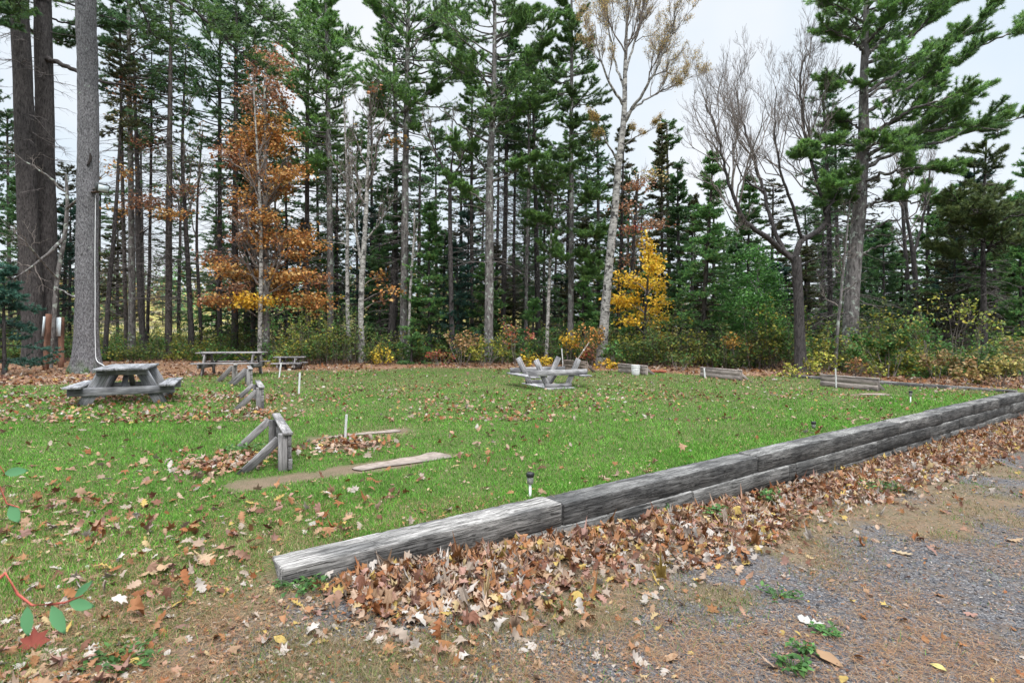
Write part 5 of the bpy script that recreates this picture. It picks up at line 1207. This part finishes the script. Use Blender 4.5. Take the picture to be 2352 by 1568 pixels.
# dry tufts and weeds on the drive's edge
n = 260000
u = rng.uniform(-100, 2600, n); v = 950 + 740 * rng.random(n)
x, y, z = on_ground(u, v); gw, gg, gl = zones(x, y); s_, n_ = sn(x, y)
keep = (n_ > .05) & (rng.random(n) < (1 - gg * .93) * (.12 + .8 * sstep(.42, .58, fbm(x, y, .45, 58))))
x, y, z = x[keep], y[keep], z[keep]
g = rng.random(len(x)) < .12 + .55 * sstep(.6, .75, vnoise(x, y, .45, 59))
blades(mb, x, y, z, rng.uniform(.015, .05, len(x)), np.maximum(.003, .0009 * y), np.where(g[:, None], pick(GRASS, len(x)), pick(STRAW, len(x))) * .6, .8)
o = mb.build("grass", M_grass); tag(o, kind="stuff")

# ================================================================== GRAVEL AND PINE NEEDLES
ico_v = []
ph = (1 + 5 ** .5) / 2
for a in (-1, 1):
    for b in (-ph, ph): ico_v += [(0, a, b), (a, b, 0), (b, 0, a)]
ico_v = nrm(np.array(ico_v, float))
dm = np.linalg.norm(ico_v[:, None] - ico_v[None], axis=2)
ico_f = [(i, j, k) for i in range(12) for j in range(i + 1, 12) for k in range(j + 1, 12) if dm[i, j] < 1.2 and dm[j, k] < 1.2 and dm[i, k] < 1.2]
ico_f = np.array([t if np.dot(np.cross(ico_v[t[1]] - ico_v[t[0]], ico_v[t[2]] - ico_v[t[0]]), ico_v[t[0]]) > 0 else (t[0], t[2], t[1]) for t in ico_f])
n = 65000
u = rng.uniform(-200, 2700, n); v = 1020 + 700 * rng.random(n)
x, y, z = on_ground(u, v); gw, gg, gl = zones(x, y)
keep = rng.random(n) < gg
x, y, z = x[keep], y[keep], z[keep]; n = len(x)
sz = (.003 + .010 * rng.random(n) ** 3.5) * np.clip(y / 3.5, .9, 1.7)
V = ico_v[None] * (1 + rng.normal(0, .16, (n, 12, 1))) * sz[:, None, None] * np.stack([np.ones(n), rng.uniform(.6, 1, n), rng.uniform(.4, .75, n)], 1)[:, None]
an = rng.uniform(0, 6.28, n); ca, sa_ = np.cos(an)[:, None], np.sin(an)[:, None]
V = np.stack([V[..., 0] * ca - V[..., 1] * sa_ + x[:, None], V[..., 0] * sa_ + V[..., 1] * ca + y[:, None], V[..., 2] + z[:, None] + sz[:, None] * .2], -1)
STONE = np.array([(0.045, 0.046, 0.052), (0.08, 0.079, 0.086), (0.115, 0.111, 0.115), (0.18, 0.17, 0.17), (0.11, 0.09, 0.078), (0.06, 0.062, 0.072)])
mb = MB(); mb.add(V.reshape(-1, 3), (np.arange(n)[:, None, None] * 12 + ico_f[None]).reshape(-1, 3), np.repeat(pick(STONE, n), 12, 0))
o = mb.build("gravel", M_dry); tag(o, kind="stuff")
n = 120000
u = rng.uniform(-200, 2700, n); v = 930 + 760 * rng.random(n) ** .9
x, y, z = on_ground(u, v); s_, n_ = sn(x, y); gw, gg, gl = zones(x, y)
cl = fbm(x, y, .7, 61)
keep = ((n_ > .0) | (y < 5.2)) & (rng.random(n) < np.clip((cl - .34) * 3.0, 0.12, 1)) & ~((s_ > -.02) & (n_ > -.2) & (n_ < .02))
x, y, z = x[keep], y[keep], z[keep]; n = len(x)
an = rng.uniform(0, 6.28, n); L = rng.uniform(.04, .10, n); tl = rng.normal(0, .12, n)
D = np.stack([np.cos(an), np.sin(an), tl], 1); S = np.stack([-np.sin(an), np.cos(an), np.zeros(n)], 1) * np.maximum(.0011, .00042 * y)[:, None]
P = np.stack([x, y, z + .008 + np.abs(tl) * L * .5], 1)
V = np.stack([P - D * L[:, None] * .5 - S, P - D * L[:, None] * .5 + S, P + D * L[:, None] * .5], 1).reshape(-1, 3)
mb = MB(); mb.add(V, np.arange(n * 3).reshape(-1, 3), np.repeat(pick(np.array([(0.24, 0.13, 0.065), (0.20, 0.105, 0.055), (0.26, 0.18, 0.105), (0.15, 0.08, 0.048)]), n), 3, 0))
o = mb.build("fallen_pine_needles", M_dry); tag(o, kind="stuff")

# ================================================================== FALLEN LEAVES
def strip_leaf(stations):
    st_ = np.array(stations); k = len(st_)
    v = np.concatenate([np.stack([st_[:, 0], s * st_[:, 1] + 0 * st_[:, 0]], 1) for s in (-1, 0, 1)])
    f = []
    for a in range(2):
        for i in range(k - 1): f += [(a * k + i, a * k + i + 1, (a + 1) * k + i + 1), (a * k + i, (a + 1) * k + i + 1, (a + 1) * k + i)]
    v[:, 0] -= .5
    return v, np.array(f)
OAK = strip_leaf([(0, .015), (.10, .05), (.20, .20), (.28, .09), (.42, .30), (.50, .12), (.64, .31), (.73, .15), (.86, .20), (.94, .10), (1, .0)])
OVAL = strip_leaf([(0, .01), (.12, .13), (.35, .27), (.6, .26), (.85, .12), (1, 0)])
def maple_leaf():
    a = [90, 74, 60, 46, 34, 16, 0, -14, -40, -62, -84]; r_ = [.62, .40, .44, .58, .36, .40, .50, .30, .34, .24, .08]
    pts = [(math.cos(R(t)) * q, math.sin(R(t)) * q) for t, q in zip(a, r_)]
    pts = pts + [(-px, py) for px, py in pts[::-1][:-1]]
    v = np.array([(0, -.02)] + pts); k = len(pts)
    return v, np.array([(0, 1 + (i + 1) % k, 1 + i) for i in range(k)])
MAPLE = maple_leaf()
SIMPLE = (np.array([(-.5, 0), (0, -.34), (.5, 0), (0, .34)]), np.array([(0, 1, 2), (0, 2, 3)]))
LPAL = np.array([(0.34, 0.125, 0.045), (0.43, 0.21, 0.10), (0.47, 0.29, 0.17), (0.52, 0.36, 0.25), (0.42, 0.235, 0.18), (0.20, 0.085, 0.05), (0.46, 0.36, 0.28), (0.36, 0.16, 0.06), (0.46, 0.26, 0.17)])
LSPEC = np.array([(0.58, 0.50, 0.43), (0.60, 0.42, 0.12), (0.62, 0.55, 0.48), (0.55, 0.40, 0.20)])
def litter(mb, x, y, z, size, kind, col, tilt=.35, curl=1.0):
    tv, tf = kind; n = len(x)
    if n == 0: return
    col = col * np.array([.51, .51, .52])
    k = len(tv)
    c1, c2, c3 = (rng.normal(0, .9, (n, 1)) * curl, rng.normal(0, .5, (n, 1)) * curl, rng.normal(0, .5, (n, 1)) * curl)
    c1 = np.abs(c1) * np.where(rng.random((n, 1)) < .72, 1, -1)
    lx, ly = tv[None, :, 0] + 0 * c1, tv[None, :, 1] + 0 * c1
    lz = c1 * ly ** 2 * 1.3 + c2 * lx ** 2 + c3 * lx * ly + rng.normal(0, .015, (n, k))
    shr = 1 - .35 * np.minimum(1, np.abs(c1)) * np.abs(ly) * 1.4
    L = np.stack([lx, ly * shr, lz], -1) * size[:, None, None]
    an = rng.uniform(0, 2 * np.pi, n); tx, ty = rng.normal(0, tilt, n), rng.normal(0, tilt, n)
    ca, sa2 = np.cos(an)[:, None], np.sin(an)[:, None]
    X_, Y_, Z_ = L[..., 0], L[..., 1], L[..., 2]
    Y2 = Y_ * np.cos(tx)[:, None] - Z_ * np.sin(tx)[:, None]; Z2 = Y_ * np.sin(tx)[:, None] + Z_ * np.cos(tx)[:, None]
    X2 = X_ * np.cos(ty)[:, None] + Z2 * np.sin(ty)[:, None]; Z3 = -X_ * np.sin(ty)[:, None] + Z2 * np.cos(ty)[:, None]
    zmin = Z3.min(1, keepdims=True)
    V = np.stack([X2 * ca - Y2 * sa2 + x[:, None], X2 * sa2 + Y2 * ca + y[:, None], Z3 - zmin * .75 + z[:, None] + .004], -1)
    cc = np.repeat(col[:, None, :], k, 1) * (1 + rng.normal(0, .07, (n, k, 1)))
    mb.add(V.reshape(-1, 3), (np.arange(n)[:, None, None] * k + tf[None]).reshape(-1, 3), np.clip(cc, .01, .9).reshape(-1, 3))
def lcol(n, spec=.16):
    return np.where(rng.random(n)[:, None] < spec, pick(LSPEC, n, .15), pick(LPAL, n, .25))
mb = MB()
# the bank of leaves against the timber wall
n = 27000
s_ = rng.uniform(-.1, 17.5, n) * rng.uniform(.55, 1, n) ** .5; n_ = .04 + np.abs(rng.normal(0, 1, n)) * .66
dens = sstep(.1, .7, s_) * (.35 + .65 * (fbm(s_, n_, .8, 71) > .42)) * (.10 + .90 * sstep(1.35, .40, n_ + .5 * (fbm(s_, n_, .5, 72) - .5)))
keep = rng.random(n) < dens; s_, n_ = s_[keep], n_[keep]; n = len(s_)
x = WA[0] + s_ * WD[0] + n_ * WN[0]; y = WA[1] + s_ * WD[1] + n_ * WN[1]; z = gz(x, y) + rng.uniform(0, 1, n) * (.035 - .02 * sstep(2, 6, s_)) * np.exp(-(n_ / .6) ** 2)
kd = rng.random(n)
for a, b, kk, s0, s1 in ((0, .46, OAK, .05, .125), (.46, .8, MAPLE, .035, .105), (.8, 1, OVAL, .025, .06)):
    q = (kd >= a) & (kd < b); litter(mb, x[q], y[q], z[q], rng.uniform(s0, s1, q.sum()), kk, lcol(q.sum(), .2), .44, 1.9)
# scattered over gravel and foreground
def spread(n, u0, u1, v0, v1, pw, prob, s0, s1, kinds, tilt, spec, curl=1.0, dz=.0, pal=None):
    u = rng.uniform(u0, u1, n); v = v0 + (v1 - v0) * rng.random(n) ** pw
    x, y, z = on_ground(u, v); s_, n_ = sn(x, y)
    keep = (rng.random(n) < prob(x, y, s_, n_)) & ~((s_ > -.05) & (n_ > -.29) & (n_ < .02))
    x, y, z = x[keep], y[keep], z[keep] + dz; kd = rng.integers(0, len(kinds), len(x))
    for i, kk in enumerate(kinds):
        q = kd == i; c = lcol(q.sum(), spec) if pal is None else pick(pal, q.sum())
        litter(mb, x[q], y[q], z[q], rng.uniform(s0, s1, q.sum()) * np.maximum(1, y[q] / 16), kk, c, tilt, curl)
spread(5200, -200, 2600, 1000, 1700, .9, lambda x, y, s, n: np.where(n > .3, .40 * np.exp(-((n - .3) / .95) ** 2) + .05, 0) * (.4 + 1.2 * (fbm(x, y, .9, 73) > .5)), .035, .095, (OAK, MAPLE, OVAL), .3, .2)
spread(2600, -250, 900, 1120, 1700, .9, lambda x, y, s, n: np.where((n < .6) & (s < .2), .10 + .5 * sstep(.56, .66, fbm(x, y, .8, 75)), 0), .03, .09, (OAK, MAPLE, OVAL), .25, .28)
# crumbs and torn bits of leaf trodden into the drive's edge
spread(26000, -250, 2650, 930, 1750, .9, lambda x, y, s, n: np.where((n > .1) | ((s < .1) & (n > -.6)), (.15 + .85 * np.exp(-(np.maximum(n - .5, 0) / 1.1) ** 2)) * (.25 + .9 * (fbm(x, y, .6, 74) > .48)), 0), .012, .038, (SIMPLE, OVAL), .3, .12)
# on the lawn
lawnp = lambda x, y, s, n: zones(x, y)[0]
spread(3600, -200, 2500, 850, 1240, 1.0, lambda x, y, s, n: lawnp(x, y, s, n) * (.10 + .75 * sstep(.48, .66, fbm(x, y, 1.7, 77)) + .25 * (x < -4)), .05, .115, (OAK, MAPLE), .45, .06, dz=.01)
spread(11000, -250, 2500, 843, 970, 1.0, lambda x, y, s, n: lawnp(x, y, s, n) * (.16 + .8 * sstep(.46, .66, fbm(x, y, 2.0, 78)) + .4 * (x < -5)), .05, .10, (MAPLE, SIMPLE), .45, .15, dz=.012)
spread(9000, -200, 2500, 843, 1300, 1.0, lambda x, y, s, n: lawnp(x, y, s, n) * (.25 + .6 * sstep(8, 16, y)), .018, .042, (SIMPLE,), .4, .5, dz=.02, pal=np.array([(0.48, 0.36, 0.14), (0.46, 0.35, 0.2), (0.52, 0.43, 0.28), (0.40, 0.22, 0.08)]))
# heaps round the stakes and backstops
for cx, cy, rr, k in ((-2.15, 7.55, .55, 260), (-3.25, 6.35, .45, 200), (-3.1, 6.9, .4, 90), (-4.6, 10.1, .5, 120), (-5.6, 11.9, 1.1, 220), (-8.0, 11.4, 1.4, 420), (-2.2, 3.75, .5, 60)):
    x = cx + rng.normal(0, rr * .6, k); y = cy + rng.normal(0, rr * .45, k); z = gz(x, y) + rng.uniform(.005, .05, k)
    s2, n2 = sn(x, y); q = ~((s2 > -.1) & (n2 > -.36)); x, y, z = x[q], y[q], z[q]; kd = rng.random(len(x)) < .5
    litter(mb, x[kd], y[kd], z[kd], rng.uniform(.06, .125, kd.sum()), OAK, lcol(kd.sum(), .1), .45); litter(mb, x[~kd], y[~kd], z[~kd], rng.uniform(.05, .105, (~kd).sum()), MAPLE, lcol((~kd).sum(), .1), .45)
# on the path and forest floor
n = 26000
u = rng.uniform(-260, 2620, n); v = 800 + 100 * rng.random(n)
d = 1972 / np.maximum(v - 757, 30); x = (u - U0) / F * d; y = d; z = gz(x, y)
keep = (zones(x, y)[2] > .4) & (rng.random(n) < .35 + .65 * (fbm(x, y, 2.2, 81) > .45)) & (y < 40)
x, y, z = x[keep], y[keep], z[keep]; kd = rng.random(len(x)) < .5
litter(mb, x[kd], y[kd], z[kd], rng.uniform(.09, .17, kd.sum()), MAPLE, lcol(kd.sum(), .12), .35); litter(mb, x[~kd], y[~kd], z[~kd], rng.uniform(.08, .15, (~kd).sum()), SIMPLE, lcol((~kd).sum(), .12), .35)
o = mb.build("fallen_leaves", M_dry); tag(o, kind="stuff")

# single conspicuous leaves
def one_leaf(label, u, v, kind, size, col, tilt=.3, curl=1.0):
    x, y, z = on_ground(np.array([float(u)]), np.array([float(v)]))
    m1 = MB(); litter(m1, x, y, z + .006, np.array([size]), kind, np.array([col]), tilt, curl)
    o = m1.build("fallen_leaf", M_dry, origin=(x[0], y[0], z[0])); tag(o, label, "leaf")
one_leaf("small round yellow leaf lying alone on the gravel at the lower right", 2155, 1536, OVAL, .085, (.72, .62, .22), .08, .3)
one_leaf("curled whitish leaf on the weedy ground right of the leaf bank", 1862, 1432, OAK, .15, (.66, .64, .58), .15, 1.0)
one_leaf("pale lobed leaf lying by itself on the grey gravel far to the right", 2070, 1272, OAK, .17, (.55, .42, .26), .1, .6)
one_leaf("tan oak leaf on the gravel near the right frame edge", 2330, 1243, OAK, .17, (.50, .34, .20), .1, .6)
one_leaf("large brown leaf flat on the pine needles near the bottom edge", 1905, 1520, OVAL, .16, (.44, .27, .15), .1, .4)
one_leaf("big tan oak leaf spread on the dry grass at the left of the timber end", 360, 1318, OAK, .22, (.58, .38, .22), .12, .6)
one_leaf("second big tan oak leaf nearest the timber end", 470, 1290, OAK, .22, (.60, .42, .26), .12, .6)
one_leaf("upright folded rust leaf on the dark gravel at lower left", 310, 1420, MAPLE, .15, (.36, .15, .06), .9, 1.2)
one_leaf("single dark red maple leaf on the grass at the lower left corner", 75, 1490, MAPLE, .15, (.25, .05, .03), .3, .8)

# weeds: low rosettes of green leaves
def weed(label, u, v, rad, n, pal=LGREEN * .62, ls=.05, h=.05):
    x, y, z = on_ground(np.array([float(u)]), np.array([float(v)])); b = np.array([x[0], y[0], z[0]])
    o = thing("weed", label, "weed", b, "green weeds on the drive")
    az = rng.uniform(0, 6.28, n); rr = rad * np.sqrt(rng.random(n))
    t = b + np.stack([rr * np.cos(az), rr * np.sin(az), rng.uniform(.3, 1.1, n) * h], 1)
    P = np.stack([b + (t - b) * np.array([.2, .2, 0]), b + (t - b) * np.array([.55, .55, .8]), t], 1)
    m1 = MB(); vv, f = tubes(P, np.tile([.0022, .002, .0012], (n, 1)), 4); m1.add(vv, f, (.07, .14, .04)); m1.build("stems", M_grass, o, origin=b)
    m1 = MB(); leaves(m1, np.repeat(t, 2, 0), ls * rng.uniform(.6, 1.2, 2 * n), pick(pal, 2 * n), .7, -.02, .62); m1.build("leaves", M_leaf, o, origin=b)
weed("blue green clover patch at the bottom left of the gravel", 285, 1516, .16, 46, LGREEN * .5, .04, .03)
weed("green weed tuft in front of the leaf bank at the bottom", 1845, 1500, .07, 22, LGREEN * .6, .04, .06)
weed("green weed patch beside the curled whitish leaf", 1790, 1370, .14, 30, LGREEN * .5, .04, .04)
weed("weeds under the curled whitish leaf", 1900, 1455, .08, 20, LGREEN * .6, .045, .04)
weed("ferny green tuft close to the lower right gravel", 1820, 1538, .08, 24, LGREEN * .55, .05, .06)
weed("clover growing beside the near end of the first timber", 690, 1350, .16, 50, LGREEN * .5, .045, .05)
weed("green sprout against the second course of the timber wall", 1770, 1110, .10, 26, LGREEN * .6, .06, .16)
weed("small green plant in the leaf bank below the wall", 1640, 1190, .16, 40, LGREEN * .6, .06, .10)
weed("green weed in the middle of the leaf bank", 1510, 1180, .14, 34, LGREEN * .55, .06, .10)
weed("grassy green clump in the leaf bank near its right part", 2020, 1125, .26, 44, LGREEN * .55, .06, .08)
weed("low green weeds left of the nearest backstop brace", 560, 1040, .22, 50, LGREEN * .6, .06, .08)

# green leafy twig hanging into the lower left corner, from a shrub just outside the frame
b = np.array([-1.35, .95, 0.]); b[2] = float(gz(b[0], b[1]))
o = thing("twig_shrub", "reddish twig with soft green leaves reaching in at the lower left corner", "shrub", b)
dT = 1.02
stem = [b + np.array([0, 0, -.04]), b + np.array([.06, .0, .45]), W(-60, 1380, 1.0), W(60, 1389, dT), W(150, 1383, dT), W(192, 1366, dT + .01)]
c_, r_ = polyline(stem, [.006, .005, .003, .0022, .0018, .001], .03)
s2 = [b + np.array([.02, 0, .2]), b + np.array([.05, .02, .7]), W(-70, 1150, 1.15), W(20, 1160, 1.2), W(45, 1165, 1.2)]
c2, r2 = polyline(s2, [.005, .004, .002, .0015, .001], .03)
s3 = [b + np.array([.05, .02, .7]), W(-90, 1080, 1.2), W(10, 1085, 1.25)]
c3, r3 = polyline(s3, [.003, .0018, .001], .03)
m1 = MB()
for c0, r0 in ((c_, r_), (c2, r2), (c3, r3)): vv, f = tubes(c0[None], r0[None], 6); m1.add(vv, f, (1.9, .55, .45))
m1.build("stem", M_twig, o, origin=b, smooth=True)
def big_leaf(p, tip, wd, col):
    tv, tf = OVAL; p = np.asarray(p); ax = np.asarray(tip) - p; L = np.linalg.norm(ax); ax = ax / L
    sd = nrm(np.cross(ax, nrm(np.array([.1, -1, .35])))) ; nm = np.cross(sd, ax)
    V = p + (tv[:, :1] + .5) * L * ax + tv[:, 1:] * 2 * wd * sd + (np.abs(tv[:, 1:]) * .35 - .25 * (tv[:, :1]) ** 2) * L * .3 * nm
    m1 = MB(); m1.add(V, tf, col); m1.build("leaf", M_leaf, o, origin=b)
gcol_ = (.10, .25, .11)
for (u1, v1, u2, v2, dd_, wd) in ((62, 1392, 64, 1462, dT, .020), (118, 1390, 150, 1456, dT, .021), (158, 1384, 218, 1392, dT, .018), (170, 1372, 214, 1332, dT, .012), (22, 1160, 44, 1200, 1.2, .022), (8, 1086, 66, 1080, 1.25, .018)):
    big_leaf(W(u1, v1, dd_), W(u2, v2, dd_ - .01), wd, gcol_)
